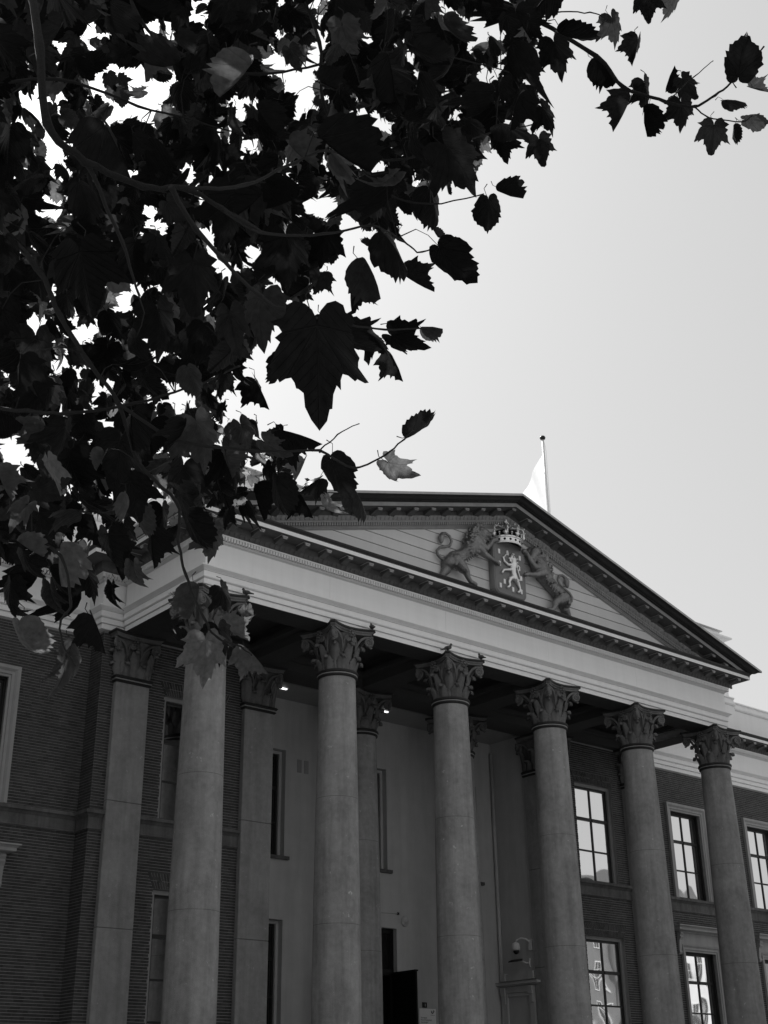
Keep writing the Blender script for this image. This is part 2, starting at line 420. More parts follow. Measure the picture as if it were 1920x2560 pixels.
# shaft radius with entasis
def rad(z):
    t = max(0, (z - 3.5) / (ZA - 3.5)); return .497 - .092 * t ** 1.35
JO = [2.15, 2.50, 5.056, 7.61, ZA]
me_core = MB().lathe([(rad(z) - .008, z) for z in (2.1, 5, 7.6, 10.24)], 40).mesh('shaft_core', 'lead', True)
me_drums = []
for a, b_ in zip(JO[:-1], JO[1:]):
    zz = np.linspace(a + .0028, b_ - .0028, 8)
    pr = [(rad(z), z) for z in zz]
    me_drums.append(MB().lathe(pr, 64, cap=False).mesh('drum', 'stone', True))
me_base = MB().lathe([(.66, ZF), (.66, ZF + .12), (.62, ZF + .16), (.64, ZF + .22), (.60, ZF + .27), (.55, ZF + .30), (.57, ZF + .36), (.52, ZF + .42), (.50, 2.155)], 40).mesh('base', 'stone', True)
words = ['first', 'second', 'third', 'fourth', 'fifth', 'sixth']
def column(x, y, label):
    c = link('column', me_core, CH, label=label); c.location = (x, y, 0)
    c.matrix_parent_inverse = Matrix.Translation(-CH.location)
    for me in me_drums: link('drum', me, c, rz=random.random() * 6)
    link('base', me_base, c); capital(c)
    return c
for k in range(NC): column(S * k, 0, f'{words[k]} front column from the left, weathered stone with carved leaf capital')
for x, w in ((2 * S, 'left'), (3 * S, 'right')): column(x, YP + HW, f'{w} inner column standing in the shaded recess')

# ---- square pilasters
def sq(h, d0, d1):      # outline: front at -h.. local y from d0 (front) to d1 (back)
    return [(-h, d0), (h, d0), (h, d1), (-h, d1)]
def pilaster(x, depth, label):
    """front face at YP, running back by depth"""
    p = MB().box(-HW + .012, HW - .012, .012, depth, 2.1, ZA).obj('pilaster', 'lead', CH, label=label)
    p.location = (x, YP, 0); p.matrix_parent_inverse = Matrix.Translation(-CH.location)
    for a, b_ in zip((2.15, 2.5, 5.08, 7.646), (2.5, 5.08, 7.646, ZA)):
        bevel(MB().box(-HW, HW, 0, depth + .001, a + .003, b_ - .003).obj('block', 'pstone', p), .012)
    MB().box(-HW - .1, HW + .1, -.1, depth, ZF, 2.15).obj('base', 'pstone', p)
    def ring(z0, z1, o0, o1, m_, nm):
        b = slab([(sq(HW + o0, -o0, depth + min(o0, .02)), z0), (sq(HW + o1, -o1, depth + min(o1, .02)), (z0 + z1) / 2), (sq(HW + o0, -o0, depth + min(o0, .02)), z1)])
        b.obj(nm, m_, p)
    ring(10.235, 10.296, .012, .045, 'lead', 'necking'); ring(10.297, 10.316, .035, .045, 'leadl', 'necking_fillet'); ring(10.317, 10.39, .04, .07, 'lead', 'necking_torus')
    slab([(sq(HW - .05, .05, depth), 10.33), (sq(HW - .06, .06, depth), 10.9), (sq(HW + .0, .0, depth), 11.25)]).obj('bell', 'cap', p)
    fa = [(0, 0, 0)]; sides = [((0, 0), 0, HW * 2), ((-HW, depth / 2), -math.pi / 2, depth), ((HW, depth / 2), math.pi / 2, depth)]
    for (cx, cy), rz, wdt in sides:
        n1 = 2 if wdt > .5 else 1
        for i in range(n1):
            u = (i + .5) / n1 * wdt - wdt / 2
            link('acanthus_leaf', me_fleaf1, p, (cx + u * math.cos(rz), cy + u * math.sin(rz), 10.37), rz)
        for u in ([-wdt / 2 + .02, 0, wdt / 2 - .02] if wdt > .5 else [0]):
            link('tall_acanthus_leaf', me_fleaf2, p, (cx + u * math.cos(rz), cy + u * math.sin(rz), 10.39), rz + (0 if abs(u) < .1 or wdt < .5 else math.copysign(R(30), u)))
    # scrolls on the front and side faces: the round capital's pieces, set back to the flat faces
    for sx in (1, -1):
        link('volute', me_vol, p, (0, .455, 0), scale=(sx, 1, 1)); link('helix', me_hel, p, (0, .455, 0), scale=(sx, 1, 1))
    link('abacus_flower', me_flower, p, (0, .455, 0))
    if depth > .5:
        for sd in (-1, 1):
            for sx in (1, -1):
                link('volute', me_vol, p, (sd * -.03, depth / 2, 0), sd * math.pi / 2, scale=(sx, 1, 1))
    def ab(c_, m_): return [(-c_, -m_ + .42), (-c_ * .55, -m_ + .50), (0, -m_ + .52), (c_ * .55, -m_ + .50), (c_, -m_ + .42), (c_, depth + .05), (-c_, depth + .05)]
    slab([(ab(.56, .585), 11.235), (ab(.56, .585), 11.275), (ab(.60, .61), 11.318)]).obj('abacus', 'cap', p)
    slab([(ab(.60, .61), 11.3185), (ab(.63, .64), 11.335), (ab(.63, .64), 11.374)]).obj('abacus_lead', 'lead', p)
pilaster(0, .16, 'left corner pilaster of grey stone beside the brick wall')
pilaster(S, .88, 'grey stone pier between the left brick bay and the plaster recess')
pilaster(4 * S, .88, 'grey stone pier between the plaster recess and the right brick bay')
pilaster(5 * S, .16, 'right corner pilaster of grey stone')

# ---- walls of bricks
COURSE, BLEN, BH = .0625, .222, .0505
me_brick = bevel  # placeholder name kept local
bb = MB().box(-.1085, .1085, -.009, .02, 0, BH); me_brick = bb.mesh('brick', 'brick')
singles = []
def brick_wall(name, origin, ang, length, z0, z1, holes, parent_label=None, single_box=None, back=.3):
    """wall in its own frame: u along, facing -v; origin at u=0.  holes [(u0,u1,z0,z1)]"""
    ca, sa = math.cos(ang), math.sin(ang)
    def W(u, v, z): return (origin[0] + u * ca - v * sa, origin[1] + u * sa + v * ca, z)
    us = sorted({0, length} | {h[0] for h in holes} | {h[1] for h in holes}); zs = sorted({z0, z1} | {h[2] for h in holes} | {h[3] for h in holes})
    us = [u for u in us if 0 <= u <= length]; zs = [z for z in zs if z0 <= z <= z1]
    b = MB(); solid = lambda u, z: not any(h[0] < u < h[1] and h[2] < z < h[3] for h in holes)
    for i in range(len(us) - 1):
        for j in range(len(zs) - 1):
            if solid((us[i] + us[i + 1]) / 2, (zs[j] + zs[j + 1]) / 2):
                b.add([W(us[i], 0, zs[j]), W(us[i + 1], 0, zs[j]), W(us[i + 1], 0, zs[j + 1]), W(us[i], 0, zs[j + 1])], [(0, 1, 2, 3)])
    for h in holes:      # reveals
        q = [(h[0], h[2]), (h[1], h[2]), (h[1], h[3]), (h[0], h[3])]
        for k in range(4):
            a, c = q[k], q[(k + 1) % 4]
            b.add([W(a[0], 0, a[1]), W(c[0], 0, c[1]), W(c[0], back, c[1]), W(a[0], back, a[1])], [(3, 2, 1, 0)])
    wall = b.obj(name, 'mortar', CH, label=parent_label)
    mass = MB(); nrow = int((z1 - z0) / COURSE); cand = []
    for r in range(nrow):
        z = z0 + r * COURSE + .006
        zc = z + BH / 2
        cuts = [(0, length)]
        for h in holes:
            if h[2] - BH * .4 < zc < h[3] + BH * .4:
                nc = []
                for a, c in cuts:
                    if h[0] <= a and h[1] >= c: continue
                    if h[1] <= a or h[0] >= c: nc.append((a, c)); continue
                    if h[0] > a: nc.append((a, h[0]))
                    if h[1] < c: nc.append((h[1], c))
                cuts = nc
        off = (0, .111, .0555, .1665)[r % 4]
        for a, c in cuts:
            u = -off + math.floor((a + off) / BLEN) * BLEN
            while u < c:
                # alternate stretchers and headers in every other course
                pieces = [(u, u + .217)] if r % 2 == 0 else [(u, u + .107), (u + .111, u + .217)]
                for p0, p1 in pieces:
                    q0, q1 = max(p0, a + .002), min(p1, c - .002)
                    if q1 - q0 < .03: continue
                    if q1 - q0 > .2165 and single_box and single_box[0] < q0 and q1 < single_box[1] and single_box[2] < z < single_box[3]:
                        cand.append(((q0 + q1) / 2, z)); continue
                    j = random.uniform(-.0025, .0025); v0 = -.007 + j
                    mass.add([W(q0, v0, z), W(q1, v0, z), W(q1, v0, z + BH), W(q0, v0, z + BH), W(q0, .01, z), W(q1, .01, z), W(q1, .01, z + BH), W(q0, .01, z + BH)],
                             [(0, 1, 2, 3), (1, 5, 6, 2), (4, 0, 3, 7), (3, 2, 6, 7), (4, 5, 1, 0)])
                u += BLEN
    mass.obj('brickwork', 'brick', wall, kind='stuff')
    for u, z in cand[:300]:
        x, y, _ = W(u, random.uniform(-.002, .002), z)
        link('brick', me_brick, wall, (x, y, z), ang)
    if len(cand) > 300:
        m2 = MB()
        for u, z in cand[300:]:
            q0, q1, v0 = u - .1085, u + .1085, -.007 + random.uniform(-.0025, .0025)
            m2.add([W(q0, v0, z), W(q1, v0, z), W(q1, v0, z + BH), W(q0, v0, z + BH), W(q0, .01, z), W(q1, .01, z), W(q1, .01, z + BH), W(q0, .01, z + BH)],
                   [(0, 1, 2, 3), (1, 5, 6, 2), (4, 0, 3, 7), (3, 2, 6, 7), (4, 5, 1, 0)])
        m2.obj('brickwork', 'brick', wall, kind='stuff')
    return wall
WXL, WXR = -9.5, XR + 13.5
wc_l = [-3.33, -7.34]; wc_r = [XR + 3.27, XR + 7.28, XR + 11.29]      # wing window centres
def wing_holes(cs, x0):
    h = []
    for c in cs: h += [(c - .76 - x0, c + .76 - x0, 7.42, 10.10), (c - .76 - x0, c + .76 - x0, 2.6, 5.90)]
    return h
brick_wall('wing_wall', (WXL, YW), 0, -XE - WXL, 1.9, ZT, wing_holes(wc_l, WXL), 'dark brick wall of the left wing', (-WXL - 2.3, -WXL - XE, 8.2, 9.95))
brick_wall('wing_wall', (XR + XE, YW), 0, WXR - XR - XE, 1.9, ZT, wing_holes(wc_r, XR + XE), 'dark brick wall of the right wing')
HB = .80
brick_wall('bay_wall', (-XE, YB), 0, S + XE - .1, 1.9, ZT, [(S / 2 + XE - HB, S / 2 + XE + HB, 7.42, 10.20), (S / 2 + XE - HB, S / 2 + XE + HB, 2.6, 5.965)], 'narrow brick bay behind the first column')
brick_wall('bay_wall', (4 * S + .1, YB), 0, S + XE - .1, 1.9, ZT, [(S / 2 - .1 - HB, S / 2 - .1 + HB, 7.42, 10.20), (S / 2 - .1 - HB, S / 2 - .1 + HB, 2.6, 5.965)], 'narrow brick bay behind the fifth column')
brick_wall('return_wall', (-XE, YW), -math.pi / 2, YW - YB, 1.9, ZT, [], 'short brick return at the left end of the centre block')
MB().box(XR + XE - .05, XR + XE, YB + .01, YW, 1.9, ZT).obj('return_wall', 'mortar', CH)
# plaster recess
b = MB()
def holed(b, x0, x1, z0, z1, holes, y, d):
    us = sorted({x0, x1} | {h[0] for h in holes} | {h[1] for h in holes}); zs = sorted({z0, z1} | {h[2] for h in holes} | {h[3] for h in holes})
    for i in range(len(us) - 1):
        for j in range(len(zs) - 1):
            u, z = (us[i] + us[i + 1]) / 2, (zs[j] + zs[j + 1]) / 2
            if not any(h[0] < u < h[1] and h[2] < z < h[3] for h in holes):
                b.add([(us[i], y, zs[j]), (us[i + 1], y, zs[j]), (us[i + 1], y, zs[j + 1]), (us[i], y, zs[j + 1])], [(0, 1, 2, 3)])
    for h in holes:
        q = [(h[0], h[2]), (h[1], h[2]), (h[1], h[3]), (h[0], h[3])]
        for k in range(4):
            a, c = q[k], q[(k + 1) % 4]; b.add([(a[0], y, a[1]), (c[0], y, c[1]), (c[0], y + d, c[1]), (a[0], y + d, a[1])], [(3, 2, 1, 0)])
lx = [5.1, 8.5, 11.9]
holes = [(x - .70, x + .70, 7.45, 10.15) for x in lx] + [(x - .70, x + .70, 2.6, 5.93) for x in (5.1, 11.9)] + [(8.5 - .98, 8.5 + .98, ZF, 5.98)]
XS = 13.27
holed(b, S, XS, ZF, 12.2, holes, YL, .3)
b.obj('recess_wall', 'plaster', CH, label='pale plaster wall at the back of the recess')
MB().add([(XS, YP + .85, ZF), (XS, YL, ZF), (XS, YL, 12.2), (XS, YP + .85, 12.2)], [(3, 2, 1, 0)]).obj('side_wall', 'plaster', CH, label='plaster side wall of the recess with the small door')
MB().add([(S + HW, YP + .85, ZF), (S + HW, YL, ZF), (S + HW, YL, 12.2), (S + HW, YP + .85, 12.2)], [(0, 1, 2, 3)]).obj('side_wall', 'plaster', CH)
# a pipe/pilaster strip in the corner of the recess
MB().tube([(XS - .06, YL - .07, ZF), (XS - .06, YL - .07, 11.2)], .05, 10).obj('downpipe', 'plaster', CH, True)

# ---- string course
prof_sc = [(0, 7.03), (.045, 7.03), (.045, 7.05), (.03, 7.06), (.03, 7.27), (.05, 7.29), (.07, 7.315), (.095, 7.335), (.125, 7.345), (.125, 7.405), (.11, 7.42), (0, 7.425)]
def course(path, label=None): return MB().sweep(prof_sc, path).obj('string_course', 'course', CH, label=label)
course([(WXL, YW), (-XE, YW), (-XE, YB), (-HW - .002, YB)], 'stained stone string course round the left wing corner')
course([(HW + .002, YB), (S - HW - .002, YB)]); course([(4 * S + HW + .002, YB), (5 * S - HW - .002, YB)])
course([(5 * S + HW + .002, YB), (XR + XE, YB), (XR + XE, YW), (WXR, YW)])

# ---- windows
def window(cx, z0, z1, hw, y, zbars, fw=.09, frame='frame', glass='glass', rec=.12, blind=False, label=None, sill=True):
    """box frame set back by rec from the wall face y; zbars are the heights of the cross bars"""
    b = MB()
    b.box(cx - hw, cx - hw + fw, y + rec - .03, y + rec + .12, z0, z1); b.box(cx + hw - fw, cx + hw, y + rec - .03, y + rec + .12, z0, z1)
    b.box(cx - hw + fw, cx + hw - fw, y + rec - .03, y + rec + .12, z1 - fw, z1)
    w = b.obj('window', frame, CH, label=label)
    yi = y + rec + .03; xi0, xi1 = cx - hw + fw, cx + hw - fw; zi1 = z1 - fw
    d = MB(); t = .05
    d.box(xi0, xi0 + t, yi, yi + .05, z0, zi1); d.box(xi1 - t, xi1, yi, yi + .05, z0, zi1); d.box(xi0 + t, xi1 - t, yi, yi + .05, zi1 - .06, zi1); d.box(xi0 + t, xi1 - t, yi, yi + .05, z0, z0 + .06)
    d.box(cx - .026, cx + .026, yi + .004, yi + .046, z0 + .06, zi1 - .06)
    for i, zb in enumerate(zbars):
        h = .042 if i == 0 else .022
        for xa, xb in ((xi0 + t, cx - .026), (cx + .026, xi1 - t)):
            d.box(xa, xb, yi - (.012 if i == 0 else -.004), yi + .046, zb - h, zb + h)
    d.obj('sash', 'sash', w)
    edges = [zi1 - .06] + sum([[zb + (.042 if i == 0 else .022), zb - (.042 if i == 0 else .022)] for i, zb in enumerate(zbars)], []) + [z0 + .06]
    for i in range(0, len(edges), 2):
        for xa, xb in ((xi0 + t, cx - .026), (cx + .026, xi1 - t)):
            p = MB().add([(xa, 0, edges[i + 1]), (xb, 0, edges[i + 1]), (xb, 0, edges[i]), (xa, 0, edges[i])], [(0, 1, 2, 3)]).obj('pane', glass, w)
            p.location.y = yi + .03
    if blind: MB().add([(xi0, yi + .12, z0), (xi1, yi + .12, z0), (xi1, yi + .12, zi1), (xi0, yi + .12, zi1)], [(0, 1, 2, 3)]).obj('blind', 'blind', w)
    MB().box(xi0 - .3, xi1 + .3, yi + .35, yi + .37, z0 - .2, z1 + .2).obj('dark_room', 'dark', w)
    if sill and z0 < 7: MB().box(cx - hw - .06, cx + hw + .06, y - .06, y + rec, z0 - .09, z0).obj('sill', 'course', w)
    return w
def lintel(cx, z0, z1, hw, y):
    b = MB(); n = 26
    for i in range(n):
        u0, u1 = (i / n * 2 - 1) * hw, ((i + .86) / n * 2 - 1) * hw; sp = .14
        zz = [z0, (z0 + z1) / 2 - .004, (z0 + z1) / 2 + .004, z1]
        for za, zb in ((zz[0], zz[1]), (zz[2], zz[3])):
            ka, kb = (za - z0) / (z1 - z0) * sp / hw + 1, (zb - z0) / (z1 - z0) * sp / hw + 1
            b.add([(cx + u0 * ka, y - .012, za), (cx + u1 * ka, y - .012, za), (cx + u1 * kb, y - .012, zb), (cx + u0 * kb, y - .012, zb),
                   (cx + u0 * ka, y + .01, za), (cx + u1 * ka, y + .01, za), (cx + u1 * kb, y + .01, zb), (cx + u0 * kb, y + .01, zb)],
                  [(0, 1, 2, 3), (1, 5, 6, 2), (4, 0, 3, 7), (3, 2, 6, 7), (4, 5, 1, 0)])
    b.obj('lintel_bricks', 'brick', CH, kind='stuff')
    k = 1 + .14 / hw
    MB().add([(cx - hw, y - .0085, z0), (cx + hw, y - .0085, z0), (cx + hw * k, y - .0085, z1), (cx - hw * k, y - .0085, z1)], [(0, 1, 2, 3)]).obj('lintel_mortar', 'mortar', CH)
UP, LO = (9.19, 8.30), (5.03, 4.17, 3.35)
window(S / 2, 7.43, 10.195, HB - .001, YB, UP, frame='frame', glass='glass', label='upper sash window in the brick bay behind the first column')
window(S / 2, 2.62, 5.96, HB - .001, YB, LO, frame='frame', glass='glass', label='lower sash window in the brick bay behind the first column')
window(4.5 * S, 7.43, 10.195, HB - .001, YB, UP, label='upper sash window reflecting bright sky in the right brick bay')
window(4.5 * S, 2.62, 5.96, HB - .001, YB, LO, label='lower sash window in the right brick bay')
for cx in (S / 2, 4.5 * S): lintel(cx, 10.20, 10.51, HB, YB); lintel(cx, 5.97, 6.29, HB, YB)
for x in lx:
    w = window(x, 7.46, 10.145, .699, YL, UP, fw=.08, frame='plaster', glass='dimglass', rec=.2)
    MB().box(x - .82, x + .82, YL - .08, YL + .18, 7.37, 7.452).obj('sill', 'course', w)
for x in (5.1, 11.9): window(x, 2.62, 5.925, .699, YL, LO, fw=.08, frame='plaster', glass='dimglass', rec=.2)
def surround(cx, z0, z1, hi, ho, y, name='surround', parent=None):
    """stepped architrave round three sides of an opening"""
    b = MB(); prof = [(0, 0), (.02, .0), (.02, .05), (.045, .06), (.045, .12), (.065, .14), (.09, .17), (.09, ho - hi), (0, ho - hi)]
    # prof: (proud, distance out from the opening)
    def P(side, proud, out):
        if side == 0: return [(cx - hi - out, y - proud, z0), (cx - hi - out, y - proud, z1 + out)]
        if side == 2: return [(cx + hi + out, y - proud, z0), (cx + hi + out, y - proud, z1 + out)]
    n = len(prof); vs = []
    for pr, ou in prof:
        vs += [(cx - hi - ou, y - pr, z0), (cx - hi - ou, y - pr, z1 + ou), (cx + hi + ou, y - pr, z1 + ou), (cx + hi + ou, y - pr, z0)]
    fs = []
    for i in range(n - 1):
        for k in range(3): fs.append((i * 4 + k, (i + 1) * 4 + k, (i + 1) * 4 + k + 1, i * 4 + k + 1))
    b.add(vs, fs)
    return b.obj(name, 'wframe', parent or CH)
def console(x, y0, z1, w, h, d):
    b = MB(); pr = [(0, 0), (d, 0), (d, -.04), (d * .8, -.09), (d * .95, -.14), (d * .6, -.22), (d * .35, -h * .8), (d * .5, -h * .92), (d * .3, -h), (0, -h)]
    n = len(pr); vs = [(x - w / 2, y0 - o, z1 + z) for o, z in pr] + [(x + w / 2, y0 - o, z1 + z) for o, z in pr]
    fs = [(i, i + 1, n + i + 1, n + i) for i in range(n - 1)] + [tuple(range(n - 1, -1, -1)), tuple(range(n, 2 * n))]
    return b.add(vs, fs)
def wing_window(cx, nm):
    w = window(cx, 7.44, 10.095, .759, YW, UP, fw=.05, frame='sash', rec=.14, label=f'upper window {nm} in a pale moulded surround')
    surround(cx, 7.43, 10.08, .74, .98, YW, 'surround', w)
    w = window(cx, 2.62, 5.895, .759, YW, LO, fw=.05, frame='sash', rec=.14, label=f'lower window {nm} under a bracketed hood')
    surround(cx, 2.62, 5.87, .74, .93, YW, 'surround', w)
    MB().box(cx - .98, cx + .98, YW - .05, YW + .02, 6.07, 6.42).obj('frieze_panel', 'wframe', w)
    MB().sweep([(0, 6.40), (.06, 6.40), (.08, 6.43), (.20, 6.45), (.22, 6.46), (.22, 6.52), (.25, 6.55), (.29, 6.57), (.29, 6.60), (0, 6.63)],
               [(cx - 1.0, YW + .02), (cx - 1.0, YW - .05), (cx + 1.0, YW - .05), (cx + 1.0, YW + .02)]).obj('hood', 'wframe', w)
    for sx in (-1, 1): console(cx + sx * 1.0, YW, 6.40, .13, .62, .16).obj('console', 'wframe', w)
for c, nm in zip(wc_l, ('at the left edge', 'further along the left wing')): wing_window(c, nm)
for c, nm in zip(wc_r, ('right of the fifth column', 'right of the sixth column', 'at the far end of the right wing')): wing_window(c, nm)

# ---- entablatures
SOFF = [(-.34, ZT - .001), (.334, ZT - .001)]  # dark sheet that paints the shade on the architrave underside
ARCH = [(-.335, ZT + .002), (.335, ZT), (.335, 11.492), (.305, 11.494), (.305, 11.508), (.366, 11.510), (.366, 11.620), (.335, 11.622), (.335, 11.636), (.380, 11.645), (.396, 11.662), (.396, 11.782), (.375, 11.784), (.375, 11.794), (.408, 11.796), (.408, 11.808), (.395, 11.809), (.395, 11.815), (.418, 11.817), (.422, 11.826), (.435, 11.832), (.475, 11.862), (.482, 11.868), (.482, 11.893), (.36, 11.91), (-.34, 11.92)]
FRZ = [(.30, 11.905), (.36, 11.912), (.36, 12.475), (.30, 12.48)]
BEDL = [(.30, 12.472), (.376, 12.474), (.376, 12.49), (.362, 12.491), (.362, 12.497), (.392, 12.499), (.405, 12.515), (.428, 12.533), (.30, 12.537)]
DGR = [(.30, 12.538), (.405, 12.538), (.405, 12.611), (.30, 12.612)]
DFL = [(.30, 12.613), (.487, 12.614), (.487, 12.648), (.30, 12.649)]
BED = [(.30, 12.65), (.498, 12.65), (.545, 12.70), (.565, 12.735), (.565, 12.75), (.30, 12.751)]
REC = [(.30, 12.752), (.556, 12.752), (.556, 12.867), (.928, 12.865)]
COR = [(.30, 12.872), (.555, 12.872), (.925, 12.8705), (.932, 12.868), (.932, 12.952), (.938, 12.957), (.3, 12.96)]
CAPL = [(.30, 12.961), (.938, 12.959), (.940, 12.985), (.965, 13.02), (.97, 13.06), (.30, 13.12)]
def dentils(path, parent, skip=0):
    """rows of teeth and eggs along a path (axis line)"""
    d = MB(); e = MB(); P = [Vector(p) for p in path]
    for i in range(len(P) - 1):
        t = (P[i + 1] - P[i]); L = t.length; t.normalize(); nrm = Vector((t.y, -t.x))
        ext0 = .48 if i > 0 else 0; ext1 = .48 if i < len(P) - 2 else 0
        n = int((L + ext0 + ext1) / .072)
        for k in range(n):
            u = -ext0 + (k + .5) * (L + ext0 + ext1) / n
            a, c = P[i] + t * (u - .0215) + nrm * .40, P[i] + t * (u + .0215) + nrm * .40
            a2, c2 = a + nrm * .080, c + nrm * .080
            d.add([(a.x, a.y, 12.542), (c.x, c.y, 12.542), (c2.x, c2.y, 12.542), (a2.x, a2.y, 12.542), (a.x, a.y, 12.613), (c.x, c.y, 12.613), (c2.x, c2.y, 12.613), (a2.x, a2.y, 12.613)],
                  [(0, 1, 2, 3), (3, 2, 6, 7), (0, 3, 7, 4), (2, 1, 5, 6)])
        n = int((L + ext0 + ext1) / .13)
        for k in range(n):
            u = -ext0 + (k + .5) * (L + ext0 + ext1) / n
            c = P[i] + t * u + nrm * .532
            vs = []
            for ring, zz in ((.0, -.052), (.036, -.03), (.044, .005), (.03, .036)):
                for q in range(6):
                    an = 2 * math.pi * q / 6; p = c + t * (ring * math.cos(an)) + nrm * (ring * math.sin(an) + zz * .5); vs.append((p.x, p.y, 12.70 + zz))
            fs = [(r * 6 + q, r * 6 + (q + 1) % 6, (r + 1) * 6 + (q + 1) % 6, (r + 1) * 6 + q) for r in range(3) for q in range(6)]
            e.add(vs, fs)
    d.obj('dentil_course', 'white', parent, kind='stuff'); e.obj('egg_moulding', 'recess', parent, kind='stuff')
# modillion: scrolled bracket, local frame: outward = -y, top at z=0
def modillion_mesh(m_, name, face):
    pr = [(0, 0), (.275, 0), (.275, -.022), (.30, -.03), (.30, -.05), (.285, -.066), (.265, -.058), (.235, -.055), (.15, -.075), (.06, -.105), (.03, -.115), (0, -.115)]
    n = len(pr); b = MB(); w = .078
    vs = [(-w, -o, z) for o, z in pr] + [(w, -o, z) for o, z in pr]
    fs = [(i, i + 1, n + i + 1, n + i) for i in range(n - 1)] + [tuple(range(n - 1, -1, -1)), tuple(range(n, 2 * n))]
    b.add(vs, fs)
    k = len(b.f)
    b.box(-w - .012, w + .012, -.29, 0, .001, .012)
    b.box(-.066, .066, -.312, -.285, -.038, -.004); b.box(-.05, .05, -.306, -.28, -.064, -.046)
    me = b.mesh(name, m_); me.materials.append(MT[face])  # shaded sides and underside painted dark, lit front faces painted paler
    for p in list(me.polygons)[k:]: p.material_index = 1
    return me
me_mod = modillion_mesh('recess', 'modillion', 'modf'); me_modr = modillion_mesh('recess', 'modillion', 'bed')
def modillions(parent, x0, x1, n_out, along, pos):
    pass
FP = [(0, YB - .2), (0, 0), (XR, 0), (XR, YB - .2)]
ent = MB().sweep(FRZ, FP).obj('entablature', 'white', CH, label='white portico entablature with plain frieze')
for a, c in zip([-.36, 2.9, 6.4, 9.95, 13.4], [2.9, 6.4, 9.95, 13.4, XR + .36]):
    MB().box(a + (.003 if a > 0 else 0), c - (.003 if c < XR else 0), -.3665, -.355, 11.914, 12.472).obj('frieze_board', 'white', ent)
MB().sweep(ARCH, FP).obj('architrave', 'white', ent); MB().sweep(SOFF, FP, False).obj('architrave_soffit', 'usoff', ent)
MB().sweep(BED, FP).obj('ovolo', 'recess', ent); MB().sweep(BEDL, FP).obj('bed_moulding', 'board', ent); MB().sweep(DGR, FP).obj('dentil_ground', 'usoff', ent); MB().sweep(DFL, FP).obj('dentil_fillet', 'white', ent); MB().sweep(REC, FP, False).obj('cornice_soffit', 'recess', ent)  # ovolo, cornice soffit and dentil ground carry painted shade
MB().sweep(COR, FP).obj('corona', 'white', ent)
MB().sweep(CAPL, FP).obj('lead_capping', 'lead', ent)
dentils(FP, ent)
k = -15
for k in range(-15, 16): link('modillion', me_mod, ent, (XM + .6 * k, -.556, 12.852))
for k in range(4):
    link('modillion', me_mod, ent, (-.556, .25 + .6 * k, 12.852), -math.pi / 2); link('modillion', me_mod, ent, (XR + .556, .25 + .6 * k, 12.852), math.pi / 2)
# centre block and wing entablature: set so that the frieze stands just proud of the brick
OFF = .30
def wing_ent(path, label, mods):
    e = MB().sweep(FRZ, path).obj('wing_entablature', 'white', CH, label=label)
    MB().sweep(ARCH, path).obj('architrave', 'white', e); MB().sweep(BED, path).obj('ovolo', 'recess', e); MB().sweep(BEDL, path).obj('bed_moulding', 'board', e); MB().sweep(DGR, path).obj('dentil_ground', 'usoff', e); MB().sweep(DFL, path).obj('dentil_fillet', 'white', e); MB().sweep(REC, path, False).obj('cornice_soffit', 'recess', e)
    MB().sweep(COR, path).obj('corona', 'white', e); MB().sweep(CAPL, path).obj('lead_capping', 'lead', e)
    dentils(path, e)
    for x, y, rz in mods: link('modillion', me_mod, e, (x, y, 12.852), rz)
yw_, yb_ = YW + OFF, YP + .04 + .33
wing_ent([(WXL, yw_), (-XE + .2, yw_), (-XE + .2, yb_), (.3, yb_)], 'white entablature of the left wing', [(-XE - .75 - .6 * k, yw_ - .556, 0) for k in range(14)] + [(-XE + .2 - .556, yb_ - .1, -math.pi / 2)])
wing_ent([(XR - .3, yb_), (XR + XE - .2, yb_), (XR + XE - .2, yw_), (WXR, yw_)], 'white entablature of the right wing', [(XR + XE + .75 + .6 * k, yw_ - .556, 0) for k in range(21)])
# parapets
def parapet(x0, x1, y, z0, z1, label=None):
    b = MB().sweep([(-.3, z0), (.0, z0), (.0, z1 - .30), (.03, z1 - .29), (.06, z1 - .25), (.06, z1 - .20), (0, z1 - .17), (0, z1 - .05), (.05, z1 - .04), (.05, z1), (-.3, z1)], [(x0, y), (x1, y)])
    return b.obj('parapet', 'white', CH, label=label)
parapet(WXL, -6.9, YW + .02, 13.0, 14.37); parapet(-6.9, .6, YW - .02, 13.0, 14.50, 'pale parapet above the left wing cornice')
parapet(XR - .6, XR + 6.75, YW - .02, 13.0, 14.50, 'raised pale parapet beside the pediment'); parapet(XR + 6.75, WXR, YW + .02, 13.0, 14.37, 'pale parapet above the right wing cornice')

# ---- pediment
T = .29; ZAP = 15.94
def rakez(x, zap): return zap - abs(x - XM) * T
def rake_sweep(prof, name, m_, parent):
    """prof (o, z at the apex line); ends cut at 17+o and -o"""
    b = MB(); n = len(prof); vs = []
    for xe in (-1, 0, 1):
        for o, z in prof:
            x = XM if xe == 0 else (-o if xe < 0 else XR + o)
            vs.append((x, -o, rakez(x, z)))
    fs = [(i * n + j, (i + 1) * n + j, (i + 1) * n + j + 1, i * n + j + 1) for i in range(2) for j in range(n - 1)]
    b.add(vs, fs); return b.obj(name, m_, parent)
